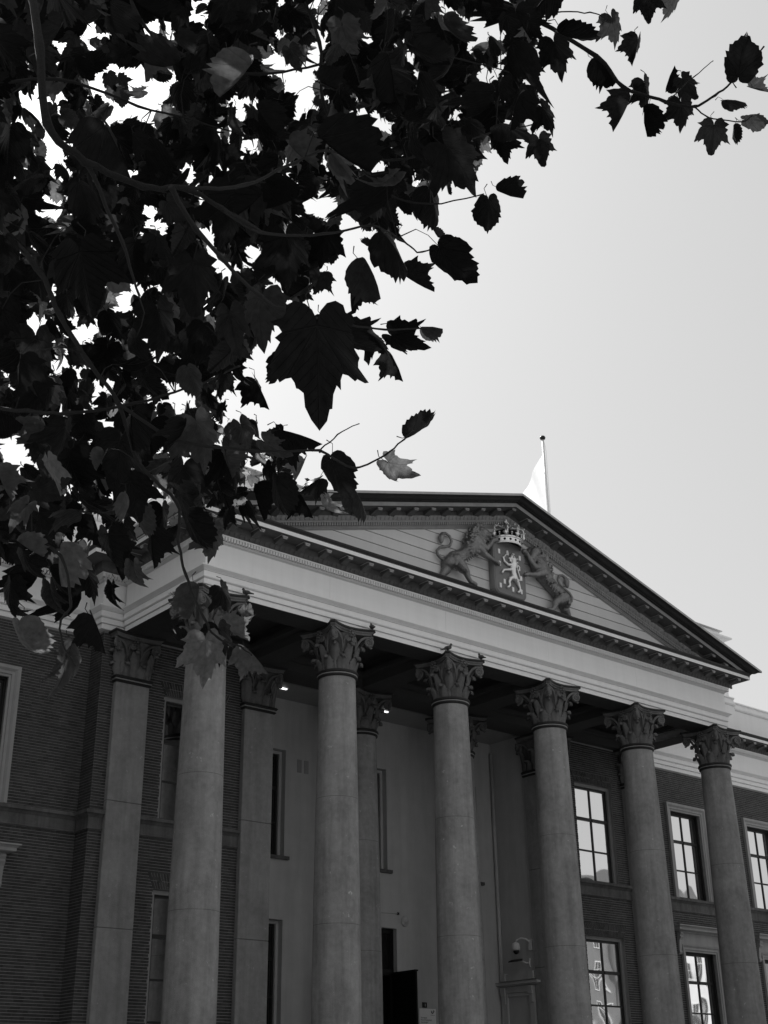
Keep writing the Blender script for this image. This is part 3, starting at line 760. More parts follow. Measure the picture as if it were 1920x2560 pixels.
# tympanum: boards on a backing
zb0 = 12.97
ped = MB().add([(.2, -.33, zb0), (XR - .2, -.33, zb0), (XM, -.33, rakez(XM, 15.30))], [(0, 1, 2)]).obj('pediment', 'lead', CH, label='triangular white pediment with the coat of arms')
zs = [zb0 + .122 + .2755 * k for k in range(-1, 9)]
for a, c in zip(zs[:-1], zs[1:]):
    a = max(a, zb0); za, zc = a + .008, c - .008
    zc2 = min(zc, 15.35)
    def half(z): return max(0.0, (15.34 - z) / T)
    xa, xc = min(half(za), XM - .05), min(half(zc2), XM - .05)
    if xa < .1: continue
    b = MB(); y0, y1 = -.362, -.335
    b.add([(XM - xa, y0, za), (XM + xa, y0, za), (XM + xc, y0, zc2), (XM - xc, y0, zc2), (XM - xa, y1, za), (XM + xa, y1, za), (XM + xc, y1, zc2), (XM - xc, y1, zc2)],
          [(0, 1, 2, 3), (4, 0, 3, 7), (1, 5, 6, 2), (3, 2, 6, 7), (5, 4, 7, 6), (4, 5, 1, 0)])
    bevel(b.obj('board', 'board', ped), .006)
RB = [(.30, 15.235), (.372, 15.237), (.372, 15.262), (.392, 15.264), (.405, 15.29), (.425, 15.31), (.425, 15.395), (.487, 15.397), (.487, 15.437), (.498, 15.44), (.545, 15.495), (.565, 15.525), (.565, 15.54), (.30, 15.541)]
RR = [(.30, 15.542), (.556, 15.542), (.556, 15.653), (.928, 15.651)]
RC = [(.30, 15.658), (.555, 15.658), (.925, 15.6565), (.932, 15.654), (.932, 15.745), (.938, 15.75), (.3, 15.752)]
RS = [(.30, 15.753), (.94, 15.751), (.94, 15.772), (.985, 15.776), (.985, 15.79), (1.03, 15.80), (1.06, 15.815), (1.10, 15.85), (1.15, 15.868), (1.185, 15.872), (.3, 15.88)]
RE = [(.30, 15.881), (1.195, 15.873), (1.195, 15.935), (1.17, 15.945), (.3, 15.97)]
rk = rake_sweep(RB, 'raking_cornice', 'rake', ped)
rake_sweep(RR, 'raking_soffit', 'recess', ped); rake_sweep(RC, 'raking_corona', 'rake', ped); rake_sweep(RS, 'sima', 'lead', ped); rake_sweep(RE, 'lead_edge', 'leadl', ped)  # raking soffit has its shade painted in
for k in range(-16, 17):
    x = XM + .565 * k
    if abs(x - XM) > 8.9: continue
    o = link('modillion', me_modr, ped, (x, -.556, rakez(x, 15.655) - .017)); sh = Matrix.Identity(4)
    s = 0 if k == 0 else (-T if k > 0 else T); sh[2][0] = s
    o.matrix_local = Matrix.Translation(o.location) @ sh
d = MB(); n = int(9.2 / .072)
for sd in (-1, 1):
    for k in range(n):
        u = .05 + .072 * k; x0, x1 = XM + sd * u, XM + sd * (u + .043); x0, x1 = min(x0, x1), max(x0, x1)
        vs = [(x, y, rakez(x, z)) for z in (15.323, 15.396) for x, y in ((x0, -.42), (x1, -.42), (x1, -.478), (x0, -.478))]
        d.add(vs, [(0, 1, 2, 3), (3, 2, 6, 7), (0, 3, 7, 4), (2, 1, 5, 6)])
d.obj('dentil_course', 'rake', ped, kind='stuff')
e = MB()
for sd in (-1, 1):
    for k in range(70):
        x = XM + sd * (.06 + .13 * k); vs = []
        for ring, zz in ((.0, -.052), (.036, -.03), (.044, .005), (.03, .036)):
            for q in range(6):
                an = 2 * math.pi * q / 6; vs.append((x + ring * math.cos(an), -.532 - ring * math.sin(an) - zz * .5, rakez(x, 15.492) + zz))
        e.add(vs, [(r * 6 + q, r * 6 + (q + 1) % 6, (r + 1) * 6 + (q + 1) % 6, (r + 1) * 6 + q) for r in range(3) for q in range(6)])
e.obj('egg_moulding', 'rake', ped, kind='stuff')
# seams of the lead on the sima
for sd in (-1, 1):
    for k in range(30):
        x = XM + sd * (.16 + .32 * k)
        if abs(x - XM) > 9.4: continue
        MB().box(x - .014, x + .014, -.995, -.955, rakez(x, 15.772), rakez(x, 15.795)).obj('lead_seam', 'lead', ped)
# portico roof: two sloping sheets running back, sides closed by the eaves gutter
ov = 1.17
b = MB()
for sd in (-1, 1):
    xe = XM + sd * (XM + ov)
    b.add([(XM, -.9, 15.955), (XM, 8.0, 15.955), (xe, 8.0, rakez(xe, 15.955)), (xe, -.9, rakez(xe, 15.955))], [(0, 1, 2, 3) if sd > 0 else (3, 2, 1, 0)])
b.obj('portico_roof', 'roof', CH, label='zinc roof behind the pediment')
for sd in (-1, 1):
    path = [(0, 2.7), (0, -.3)] if sd < 0 else [(XR, -.3), (XR, 2.7)]
    MB().sweep([(.3, 13.05), (.94, 12.97), (.96, 13.02), (1.05, 13.06), (1.12, 13.10), (1.19, 13.12), (1.19, 13.17), (.9, 13.2), (.3, 13.2)], path).obj('eaves_gutter', 'leadl', CH)
# attic block behind the roof, set far back
b = MB()
AX0, AX1, AY = 4.4, 28.5, 7.0
b.box(AX0, AX1, AY, AY + 6, 13, 18.62)
at = b.obj('attic_block', 'white', CH, label='pale attic block rising behind the pediment')
MB().sweep([(-.2, 18.42), (.0, 18.42), (.02, 18.47), (.12, 18.55), (.22, 18.60), (.30, 18.62), (.30, 18.68), (-.2, 18.72)], [(AX0, AY + 6), (AX0, AY), (AX1, AY), (AX1, AY + 6)]).obj('cornice', 'white', at)
MB().box(AX0, AX1 - .0, AY + .05, AY + 6, 18.69, 18.97).obj('blocking_course', 'white', at)
MB().box(AX0 - .05, AX1 + .08, AY - .04, AY + 6, 18.972, 19.01).obj('coping', 'leadl', at)
MB().box(WXL, WXR, YW + .4, 26, 11.5, 13.3).obj('roof_deck', 'roof', CH)
MB().box(WXL, WXR, YL + .6, 26, 0, 11.6).obj('core_wall', 'dark', CH)

# ---- portico ceiling: beams and coffers
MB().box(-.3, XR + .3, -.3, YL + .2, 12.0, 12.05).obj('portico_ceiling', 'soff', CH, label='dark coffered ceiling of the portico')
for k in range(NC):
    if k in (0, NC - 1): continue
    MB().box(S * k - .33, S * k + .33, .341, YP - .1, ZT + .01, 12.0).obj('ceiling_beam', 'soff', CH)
    for k2 in (0,):
        pass
MB().box(.341, XR - .341, .342, YP - .101, ZT + .30, ZT + .36).obj('coffer_ledge', 'soff', CH) if False else None
MB().box(.342, XR - .342, YP - .099, YP + .72, ZT + .004, 12.0).obj('rear_beam', 'soff', CH)
for k in range(NC - 1):
    x0, x1 = S * k + .331, S * (k + 1) - .331
    if k == 0: x0 = .342
    if k == NC - 2: x1 = XR - .342
    b = MB(); y0, y1 = .342, YP - .1
    for (a0, a1, c0, c1) in ((x0 + .001, x0 + .18, y0, y1), (x1 - .18, x1 - .001, y0, y1), (x0 + .18, x1 - .18, y0, y0 + .18), (x0 + .18, x1 - .18, y1 - .18, y1)):
        b.box(a0, a1, c0, c1, ZT + .22, ZT + .34)
    b.obj('coffer_moulding', 'soff', CH)

# ---- entrance in the recess
dr = MB(); x0, x1 = 8.5 - .98, 8.5 + .98
fr = MB(); fr.box(x0, x0 + .12, YL + .14, YL + .26, ZF, 5.98); fr.box(x1 - .12, x1, YL + .14, YL + .26, ZF, 5.98); fr.box(x0 + .12, x1 - .12, YL + .14, YL + .26, 5.86, 5.98); fr.box(x0 + .12, x1 - .12, YL + .12, YL + .26, 4.82, 4.98); fr.box(8.46, 8.54, YL + .15, YL + .25, 4.98, 5.86)
do = fr.obj('entrance', 'door', CH, label='tall dark entrance behind the inner columns')
for xa, xb in ((x0 + .12, 8.46), (8.54, x1 - .12)):
    MB().add([(xa, YL + .2, 4.98), (xb, YL + .2, 4.98), (xb, YL + .2, 5.86), (xa, YL + .2, 5.86)], [(0, 1, 2, 3)]).obj('fanlight_pane', 'dimglass', do)
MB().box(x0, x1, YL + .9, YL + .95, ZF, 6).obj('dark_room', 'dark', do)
ang = R(-70)
def leaf(hx, sgn, a):
    b = MB(); w = .86
    b.box(0, w, -.03, .03, ZF + .02, 4.86); b.box(-.01, w + .02, -.05, .05, 4.861, 4.90)
    o = b.obj('door_leaf', 'door', do)
    for pz0, pz1 in ((2.0, 3.1), (3.25, 4.65)):
        for yy in (-.038, .038):
            MB().box(.12, w - .12, min(yy, yy * .6), max(yy, yy * .6), pz0, pz1)
    o.location = (hx, YL + .06, 0); o.rotation_euler.z = a
    return o
leaf(x1 - .04, 1, R(-91)); leaf(x0 + .04, -1, R(-142))

# alarm bell with its conduit above the entrance, and two vents high on the wall
ab_ = MB(); ab_.lathe([(.13, 0), (.13, .02), (.10, .04), (.055, .045), (.05, .07), (.02, .08)], 20); ab_.v = [(9.76 + x, YL - .001 - z, 6.18 + y) for x, y, z in ab_.v]
al = thing('alarm_bell', (9.80, YL, 6.14), 'round pale alarm bell on the plaster wall beside the entrance', 'alarm')
ab_.obj('bell', 'plaster', al, True); MB().box(9.50, 9.56, YL - .03, YL - .001, 6.335, 6.395).obj('junction_box', 'lead', al)
MB().tube([(8.9, YL - .012, 6.35), (9.5, YL - .012, 6.365)], .010, 6).obj('conduit', 'plaster', al)
for x in (6.235, 6.46): MB().box(x - .07, x + .07, YL - .014, YL - .001, 9.63, 9.97).obj('vent', 'frame', CH)

# ---- little door with a cornice on the side wall
sd_ = MB(); X = XS
sd_.box(X - .03, X, 4.05, 5.05, ZF, 4.50)
s = sd_.obj('side_door', 'plaster', CH, label='small side door under a cornice in the recess')
for y in (4.0, 5.03):
    MB().box(X - .09, X, y - .10, y + .10, ZF, 4.52).obj('door_jamb', 'plaster', s)
    MB().box(X - .17, X, y - .075, y + .075, 4.45, 4.66).obj('console', 'plaster', s); MB().box(X - .13, X, y - .06, y + .06, 4.25, 4.449).obj('console', 'plaster', s)
MB().box(X - .07, X, 4.101, 4.929, 4.42, 4.52).obj('door_head', 'plaster', s)
MB().box(X - .10, X, 3.9, 5.13, 4.521, 4.68).obj('door_frieze', 'plaster', s)
MB().sweep([(0, 4.681), (.14, 4.69), (.17, 4.71), (.22, 4.72), (.22, 4.775), (.25, 4.79), (0, 4.82)], [(X, 5.16), (X - .02, 5.16), (X - .02, 3.87), (X, 3.87)]).obj('door_cornice', 'plaster', s)
MB().box(X - .07, X, 3.98, 5.05, 4.83, 5.0).obj('blocking', 'plaster', s)
for y in (3.98, 5.05): MB().box(X - .12, X, y - .09, y + .09, 4.831, 5.03).obj('blocking_end', 'plaster', s)
MB().lathe([(.09, 0), (.09, .03), (.05, .05)], 16).obj('medallion', 'lead', s)
bpy.data.objects[-1] if False else None

# ================================================================== things fixed to the building
# security camera
t = thing('security_camera', (XS, 4.0, 5.68), 'white dome security camera on a bent arm above the small side door', 'camera')
MB().box(XS - .05, XS, 3.92, 4.06, 5.56, 5.84).obj('wall_bracket', 'plastic', t)
MB().tube([(XS - .05, 3.99, 5.76), (XS - .14, 4.05, 5.85), (XS - .22, 4.16, 5.88), (XS - .27, 4.27, 5.84), (XS - .28, 4.31, 5.74)], .022, 8).obj('arm', 'plastic', t, True)
MB().lathe([(.03, 5.78), (.09, 5.755), (.115, 5.70), (.118, 5.60), (.10, 5.565)], 20, (XS - .28, 4.31)).obj('housing', 'plastic', t, True)
MB().lathe([(.085, 5.566), (.082, 5.53), (.06, 5.49), (.02, 5.468)], 20, (XS - .28, 4.31)).obj('dome', 'black', t, True)
t = thing('floodlight', (XS, 4.1, 5.2), 'small tilted floodlight under the white dome camera', 'light')
MB().add([(XS - .16, 4.62, 5.30), (XS - .16, 4.20, 5.30), (XS - .34, 4.24, 5.27), (XS - .34, 4.58, 5.27), (XS - .16, 4.62, 5.36), (XS - .16, 4.20, 5.36), (XS - .32, 4.24, 5.31), (XS - .32, 4.58, 5.31)],
         [(0, 1, 2, 3), (4, 7, 6, 5), (0, 4, 5, 1), (1, 5, 6, 2), (2, 6, 7, 3), (3, 7, 4, 0)]).obj('head', 'lead', t)
MB().tube([(XS, 4.10, 5.25), (XS - .10, 4.12, 5.24), (XS - .2, 4.26, 5.31)], .02, 8).obj('arm', 'plastic', t, True)
MB().tube([(XS - .03, 4.05, 5.36), (XS - .05, 4.06, 5.22), (XS - .03, 4.05, 5.12)], .025, 8).obj('cable', 'plastic', t, True)
# sign board and number plate
t = thing('court_sign', (10.46, YL - .02, 3.2), 'pale court name board with small emblem on the plaster wall', 'sign')
MB().box(10.18, 10.755, YL - .035, YL - .01, 3.1, 4.055).obj('board', 'sign', t)
def text(body, x, z, size, parent, y, m_='print'):
    c = bpy.data.curves.new('lettering', 'FONT'); c.body = body; c.size = size; c.extrude = .001; c.materials.append(MT[m_])
    tmp = bpy.data.objects.new('tmp', c); COL.objects.link(tmp); dg = bpy.context.evaluated_depsgraph_get(); dg.update()
    me = bpy.data.meshes.new_from_object(tmp.evaluated_get(dg)); bpy.data.objects.remove(tmp)
    me.materials.clear(); me.materials.append(MT[m_])
    o = link('lettering', me, parent, (x, y, z)); o.rotation_euler = (math.pi / 2, 0, 0); return o
for i, tx in enumerate(('Rechtbank', 'Noord-Nederland', 'Gerechtshof', 'Leeuwarden')): text(tx, 10.225, 3.815 - .052 * i, .05, t, YL - .037)
em_ = MB()
em_.tube([(10.585, YL - .04, 4.01), (10.60, YL - .04, 3.97), (10.63, YL - .04, 3.945), (10.66, YL - .04, 3.96), (10.69, YL - .04, 4.0)], [.006, .014, .016, .012, .01], 6)
em_.tube([(10.64, YL - .04, 3.985), (10.665, YL - .04, 4.015), (10.70, YL - .04, 4.0)], [.005, .008, .005], 6)
em_.obj('emblem', 'print', t); text('de Rechtspraak', 10.56, 3.895, .024, t, YL - .037)
t = thing('number_plate', (10.38, YL - .02, 4.1), 'small dark number plate above the court name board', 'sign')
MB().box(10.31, 10.455, YL - .03, YL - .01, 4.075, 4.205).obj('plate', 'lead', t); text('1', 10.365, 4.105, .10, t, YL - .032, 'sign')
# ceiling lamps in the recess
for x, w in ((5.12, 'left'), (8.52, 'middle')):
    t = thing('ceiling_lamp', (x, 4.42, 11.6), f'small lit lamp under the {w} bay of the recess ceiling', 'lamp', 'lamps under the recess ceiling')
    MB().box(x - .13, x + .13, 4.39, 4.45, 11.50, 12.0).obj('housing', 'lead', t)
    MB().box(x - .10, x + .10, 4.39, 4.45, 11.475, 11.499).obj('diffuser', 'lamp', t)

# ================================================================== coat of arms
def blob(chains, name, m_, parent, voxel=.016, lumps=(), smooth=6):
    """chains of (x,y,z,r) points become one continuous skin"""
    bm = bmesh.new()
    def ball(p, r, sub=2):
        mtx = Matrix.Translation(p) @ Matrix.Scale(r, 4); bmesh.ops.create_icosphere(bm, subdivisions=sub, radius=1, matrix=mtx)
    for ch in chains:
        for (a, b_) in zip(ch[:-1], ch[1:]):
            pa, pb = Vector(a[:3]), Vector(b_[:3]); L = (pb - pa).length; n = max(1, int(L / (min(a[3], b_[3]) * .45)))
            for i in range(n):
                t = i / n; ball(pa.lerp(pb, t), a[3] + (b_[3] - a[3]) * t)
        ball(Vector(ch[-1][:3]), ch[-1][3])
    for x, y, z, r in lumps: ball(Vector((x, y, z)), r, 1)
    me = bpy.data.meshes.new(name); bm.to_mesh(me); bm.free()
    o = bpy.data.objects.new('tmp', me); COL.objects.link(o)
    r_ = o.modifiers.new('r', 'REMESH'); r_.mode = 'VOXEL'; r_.voxel_size = voxel
    sm = o.modifiers.new('s', 'SMOOTH'); sm.iterations = smooth; sm.factor = .5
    dg = bpy.context.evaluated_depsgraph_get(); dg.update()
    m2 = bpy.data.meshes.new_from_object(o.evaluated_get(dg)); bpy.data.objects.remove(o)
    m2.name = name; m2.materials.clear(); m2.materials.append(MT[m_]); m2.polygons.foreach_set('use_smooth', [True] * len(m2.polygons))
    return m2
CO = thing('coat_of_arms', (XM, -.37, 13.2), 'carved coat of arms with crowned shield and two lions on the pediment', 'coat of arms')
YR = -.50
def L3(pts, y=YR): return [(x, y + (q[0] if q else 0), z, r) for x, z, r, *q in pts]
lion = [
    L3([(6.46, 13.70, .165), (6.62, 13.86, .17), (6.85, 13.99, .155), (7.05, 14.13, .165), (7.22, 14.28, .20), (7.36, 14.48, .22), (7.50, 14.68, .18), (7.62, 14.78, .16)]),
    L3([(7.62, 14.80, .145), (7.76, 14.80, .105), (7.85, 14.77, .075)], YR - .04), L3([(7.66, 14.68, .09), (7.80, 14.66, .05)], YR - .03),       # muzzle and jaw
    L3([(6.44, 13.68, .15), (6.40, 13.52, .115), (6.27, 13.36, .075), (6.22, 13.24, .06), (6.34, 13.17, .055)], YR + .06),                          # far hind leg
    L3([(6.60, 13.76, .16), (6.80, 13.63, .125), (6.93, 13.55, .09), (6.98, 13.42, .062), (7.06, 13.33, .056), (7.22, 13.29, .058)], YR - .10),
    L3([(7.38, 14.42, .12), (7.62, 14.36, .085), (7.78, 14.50, .06), (7.90, 14.66, .055), (8.00, 14.70, .072)], YR - .12),                          # raised paw
    L3([(7.34, 14.28, .12), (7.58, 14.16, .085), (7.80, 14.10, .062), (7.96, 14.08, .06), (8.03, 14.04, .055)], YR - .14),
    L3([(6.40, 13.80, .05), (6.24, 13.77, .040), (6.13, 13.83, .036), (6.10, 13.94, .034), (6.20, 14.05, .034), (6.40, 14.12, .034), (6.55, 14.20, .034), (6.61, 14.33, .034), (6.54, 14.45, .034), (6.41, 14.49, .034), (6.30, 14.44, .05), (6.27, 14.34, .078), (6.26, 14.24, .055), (6.25, 14.18, .02)], YR + .04),
]
rs = random.Random(3); lumps = []
for i in range(220):
    t = rs.random(); cx, cz = 7.20 + .34 * t, 14.30 + .46 * t; a = rs.uniform(0, 2 * math.pi); rr = .245 * (.75 + .4 * rs.random())
    yy = YR - .19 * rs.random() ** .5 * (1 if rs.random() < .8 else -.3)
    if math.cos(a) > .55 and t > .6: continue
    lumps.append((cx + rr * math.cos(a) * (1 - .3 * rs.random()) - .04, yy, cz + rr * math.sin(a), rs.uniform(.028, .06)))
for k in range(6):
    for q in range(5): lumps.append((6.90 + .07 * k + .018 * q, YR - .165 + .01 * q, 14.02 + .055 * k - .045 * q, .026))
for k in range(4): lumps += [(6.50 + .05 * k, YR - .20, 13.60 + .07 * k, .05), (6.62 + .06 * k, YR - .19, 13.78 + .02 * k, .045)]
lion = [[(x, y, z, r * (1.13 if r > .1 else 1.06)) for x, y, z, r in ch] for ch in lion]
me_l = blob(lion, 'lion', 'bronze', CO, .0135, lumps, 1)
link('lion', me_l, CO, label='dark carved lion holding the left side of the shield')
lionr = [[(2 * XM - x + .03, y, z, r) for x, y, z, r in ch] for ch in lion]
lionr[1] = L3([(9.42, 14.78, .15), (9.34, 14.66, .11), (9.30, 14.58, .08)], YR - .14); lionr[2] = L3([(9.40, 14.62, .09), (9.36, 14.52, .05)], YR - .14)
lionr = [[(x, y, z - .05, r) for x, y, z, r in ch] for ch in lionr]
me_r = blob(lionr, 'lion', 'bronze', CO, .0135, [(2 * XM - x + .03, y, z - .05, r) for x, y, z, r in lumps], 1)
link('lion', me_r, CO, label='dark carved lion holding the right side of the shield')
# shield: rounded slab with a bellied edge
def rrect(x0, x1, z0, z1, r, n=6):
    pts = []
    for cx, cz, a0 in ((x1 - r, z0 + r, -90), (x1 - .02, z1 - .02, 0), (x0 + .02, z1 - .02, 90), (x0 + r, z0 + r, 180)):
        rr = r if cz < (z0 + z1) / 2 else .02
        for i in range(n + 1): a = R(a0 + 90 * i / n); pts.append((cx + rr * math.cos(a), cz + rr * math.sin(a)))
    return pts
sh = MB(); lay = []
for inset, y in ((.03, -.365), (.0, -.42), (-.01, -.50), (.01, -.56), (.05, -.585), (.10, -.575)):
    lay.append([(x, y, z) for x, z in rrect(7.93 + inset, 9.07 - inset, 13.26 + inset, 14.80 - inset, .20 - inset * .5)])
n = len(lay[0]); vs = sum(lay, [])
fs = [(i * n + k, i * n + (k + 1) % n, (i + 1) * n + (k + 1) % n, (i + 1) * n + k) for i in range(len(lay) - 1) for k in range(n)] + [tuple((len(lay) - 1) * n + k for k in range(n))]
shield = sh.add(vs, [q[::-1] for q in fs]).obj('shield', 'shield', CO)
for x, z in ((8.13, 14.43), (8.43, 14.46), (8.87, 14.43), (8.13, 14.10), (8.88, 13.87), (8.27, 13.64), (8.12, 13.50), (8.56, 13.49), (8.86, 13.50)):
    bevel(MB().box(x - .033, x + .033, -.602, -.574, z - .065, z + .065).obj('billet', 'billet', shield), .006)
ys = -.615
sl_ = [
    L3([(8.62, 13.80, .085), (8.58, 13.94, .075), (8.57, 14.06, .085), (8.60, 14.18, .095), (8.61, 14.30, .08), (8.57, 14.38, .065)], ys), L3([(8.58, 14.36, .055), (8.50, 14.32, .04), (8.46, 14.31, .03)], ys),
    L3([(8.50, 14.32, .03), (8.49, 14.24, .022)], ys), L3([(8.54, 14.40, .03), (8.58, 14.47, .02), (8.64, 14.47, .02)], ys),
    L3([(8.54, 14.14, .05), (8.40, 14.12, .036), (8.28, 14.18, .03), (8.24, 14.28, .03)], ys), L3([(8.24, 14.26, .022), (8.32, 14.36, .018), (8.41, 14.44, .012)], ys),
    L3([(8.54, 14.02, .05), (8.38, 13.98, .034), (8.24, 13.94, .03), (8.18, 13.86, .032)], ys),
    L3([(8.60, 13.82, .075), (8.46, 13.76, .05), (8.41, 13.66, .036), (8.43, 13.56, .028), (8.35, 13.50, .034)], ys), L3([(8.64, 13.80, .075), (8.72, 13.70, .05), (8.77, 13.60, .034), (8.80, 13.52, .028), (8.72, 13.45, .034)], ys),
    L3([(8.66, 13.82, .02), (8.80, 13.78, .018), (8.82, 13.86, .018), (8.77, 13.98, .018), (8.73, 14.10, .018), (8.76, 14.20, .018), (8.82, 14.16, .018), (8.80, 14.06, .03)], ys)]
link('shield_lion', blob(sl_, 'shield_lion', 'gold', CO, .0095, [(8.61 + rs.uniform(-.08, .1), ys - rs.uniform(.02, .07), 14.22 + rs.uniform(-.12, .16), .025) for _ in range(26)], 2), shield)
# crown: half round band, leaves, arches, orb and cross
cb = MB(); cy = -.50; rx, ry = .42, .36
def crown_ring(z, k): return [(XM + rx * k * math.cos(a), cy - ry * k * math.sin(a), z) for a in np.linspace(-.2, math.pi + .2, 25)]
rows = [crown_ring(z, k) for z, k in ((14.645, .98), (14.645, 1.03), (14.675, 1.05), (14.69, 1.01), (14.79, 1.04), (14.80, 1.09), (14.835, 1.09), (14.835, 1.0), (14.66, .94))]
n = 25
crown = cb.add(sum(rows, []), [(i * n + k, (i + 1) * n + k, (i + 1) * n + k + 1, i * n + k + 1) for i in range(len(rows) - 1) for k in range(n - 1)]).obj('crown', 'gold', CO)
def cpt(a, k, z): return Vector((XM + rx * k * math.cos(a), cy - ry * k * math.sin(a), z))
for i, a in enumerate(np.linspace(.12, math.pi - .12, 9)):
    if i % 2 == 0:
        c = MB()
        c.tube([cpt(a, 1.10, 14.83), cpt(a, 1.16, 14.90), cpt(a, 1.20, 14.97)], [.03, .05, .02], 6)
        for da in (-.13, .13): c.tube([cpt(a, 1.12, 14.86), cpt(a + da, 1.17, 14.92), cpt(a + da, 1.2, 14.90)], [.02, .028, .015], 6)
        c.obj('crown_leaf', 'gold', crown, True)
    else:
        c = MB().tube([cpt(a, 1.10, 14.83), cpt(a, 1.14, 14.90)], [.012, .012], 6); MB.tube(c, [cpt(a, 1.14, 14.90), cpt(a, 1.14, 14.935)], [.028, .022], 8); c.obj('crown_pearl', 'gold', crown, True)
for i, a in enumerate(np.linspace(.14, math.pi - .14, 24)):
    z = 14.74
    if i % 3 == 0: MB().tube([cpt(a, 1.02, z), cpt(a, 1.06, z)], [.035, .02], 8).obj('jewel', 'velvet', crown)
for a in (.2, .95, math.pi / 2, math.pi - .95, math.pi - .2):
    c = MB(); pts = [cpt(a, 1.08, 14.84), cpt(a, 1.22, 14.97), cpt(a, 1.18, 15.09), cpt(a, .85, 15.17), cpt(a, .4, 15.17), Vector((XM, cy - .06, 15.13))]
    c.tube(pts, [.022, .025, .025, .024, .022, .02], 6)
    for p in pts[1:5]: c.tube([p + Vector((0, -.03, .02)), p + Vector((0, -.05, .025))], [.026, .016], 6)
    c.obj('crown_arch', 'gold', crown, True)
MB().lathe([(.40, 14.80), (.42, 14.92), (.36, 15.03), (.2, 15.09), (.02, 15.10)], 20, (XM, cy + .02)).obj('crown_lining', 'velvet', crown, True)
MB().lathe([(.0, 15.13), (.055, 15.16), (.068, 15.21), (.055, 15.26), (.02, 15.28)], 14, (XM, cy - .04)).obj('orb', 'gold', crown, True)
c = MB(); c.box(XM - .016, XM + .016, cy - .06, cy - .03, 15.28, 15.43); c.box(XM - .06, XM - .017, cy - .06, cy - .03, 15.335, 15.375); c.box(XM + .017, XM + .06, cy - .06, cy - .03, 15.335, 15.375)
c.obj('cross', 'billet', crown)

# ================================================================== flag on the roof
fx, fy = 15.29, 4.0
t = thing('flagpole', (fx, fy, 13.3), 'slender white flagpole with dark flat ball finial behind the pediment', 'flagpole')
MB().tube([(fx, fy, 13.3), (fx, fy, 18), (fx, fy, 22.0)], [.07, .058, .042], 12).obj('pole', 'steel', t, True)
MB().lathe([(.04, 21.99), (.085, 22.03), (.10, 22.08), (.075, 22.13), (.02, 22.15)], 16, (fx, fy)).obj('finial', 'black', t, True)
MB().tube([(fx + .05, fy - .02, 21.9), (fx + .09, fy - .03, 21.6), (fx + .075, fy - .02, 18), (fx + .075, fy, 14)], .008, 5).obj('halyard', 'steel', t)
b = MB(); nu, nv = 18, 26; vs = []
for j in range(nv + 1):
    v = j / nv
    for i in range(nu + 1):
        u = i / nu                                     # 0 at the hoist
        top = Vector((fx - .05, fy, 21.45)); hoist = Vector((fx - .05, fy, 21.45 - 3.0 * v))
        droop = Vector((-.52 * 2.7 * u, .10 * u, -.85 * 2.7 * u))
        p = hoist + droop * (1 - .25 * v) + Vector((0, .20 * math.sin(u * 9 + v * 4.5) * u ** .5, .0)) + Vector((.09 * math.sin(u * 11 + v * 6) * u ** .7, 0, 0))
        vs.append(p)
fs = [(j * (nu + 1) + i, j * (nu + 1) + i + 1, (j + 1) * (nu + 1) + i + 1, (j + 1) * (nu + 1) + i) for j in range(nv) for i in range(nu)]
b.add(vs, fs).obj('flag', 'flag', None, True, label='pale limp flag hanging from the white pole', cat='flag')

# ================================================================== pigeons on the capitals
def pigeon_mesh():
    ch = [[(0, .06, .10, .050), (0, 0, .105, .068), (0, -.06, .13, .056), (0, -.085, .185, .034), (0, -.10, .225, .034)], [(0, -.125, .222, .014), (0, -.15, .212, .007)],
          [(0, .06, .09, .045), (0, .15, .05, .026), (0, .23, .02, .018)], [(.025, 0, .06, .014), (.025, 0, 0.0, .010)], [(-.025, 0, .06, .014), (-.025, 0, 0.0, .010)]]
    return blob(ch, 'pigeon', 'pigeon', None, .010, [(.055, .03, .105, .04), (-.055, .03, .105, .04)], 2)
me_p = pigeon_mesh()
for x, y, rz, lab in ((.55, -.56, 200, 'pigeon perched on the right corner of the first column capital'), (S + .54, -.57, 155, 'pigeon perched on the right corner of the second column capital'),
                      (2 * S - .55, -.57, 70, 'pigeon perched on the left corner of the third column capital'), (2 * S + .53, -.57, 170, 'pigeon perched on the right corner of the third column capital'),
                      (-.52, .02, 300, 'pigeon sitting by the nest on the first column capital')):
    link('pigeon', me_p, None, (x, y, 11.372), R(rz), label=lab, cat='bird', group='pigeons on the capitals', scale=(.8, .8, .8))
nb = MB()
for i in range(46):
    a = rs.uniform(0, 6.3); p = Vector((-.50 + rs.uniform(-.08, .05), .40 + rs.uniform(-.2, .16), 11.385 + rs.uniform(0, .10))); q = p + Vector((math.cos(a), math.sin(a), rs.uniform(-.3, .8))) * rs.uniform(.06, .14)
    nb.tube([p, (p + q) / 2 + Vector((0, 0, .02)), q], .004, 4)
nb.obj('bird_nest', 'straw', None, label='untidy bird nest on top of the first column capital', cat='nest')

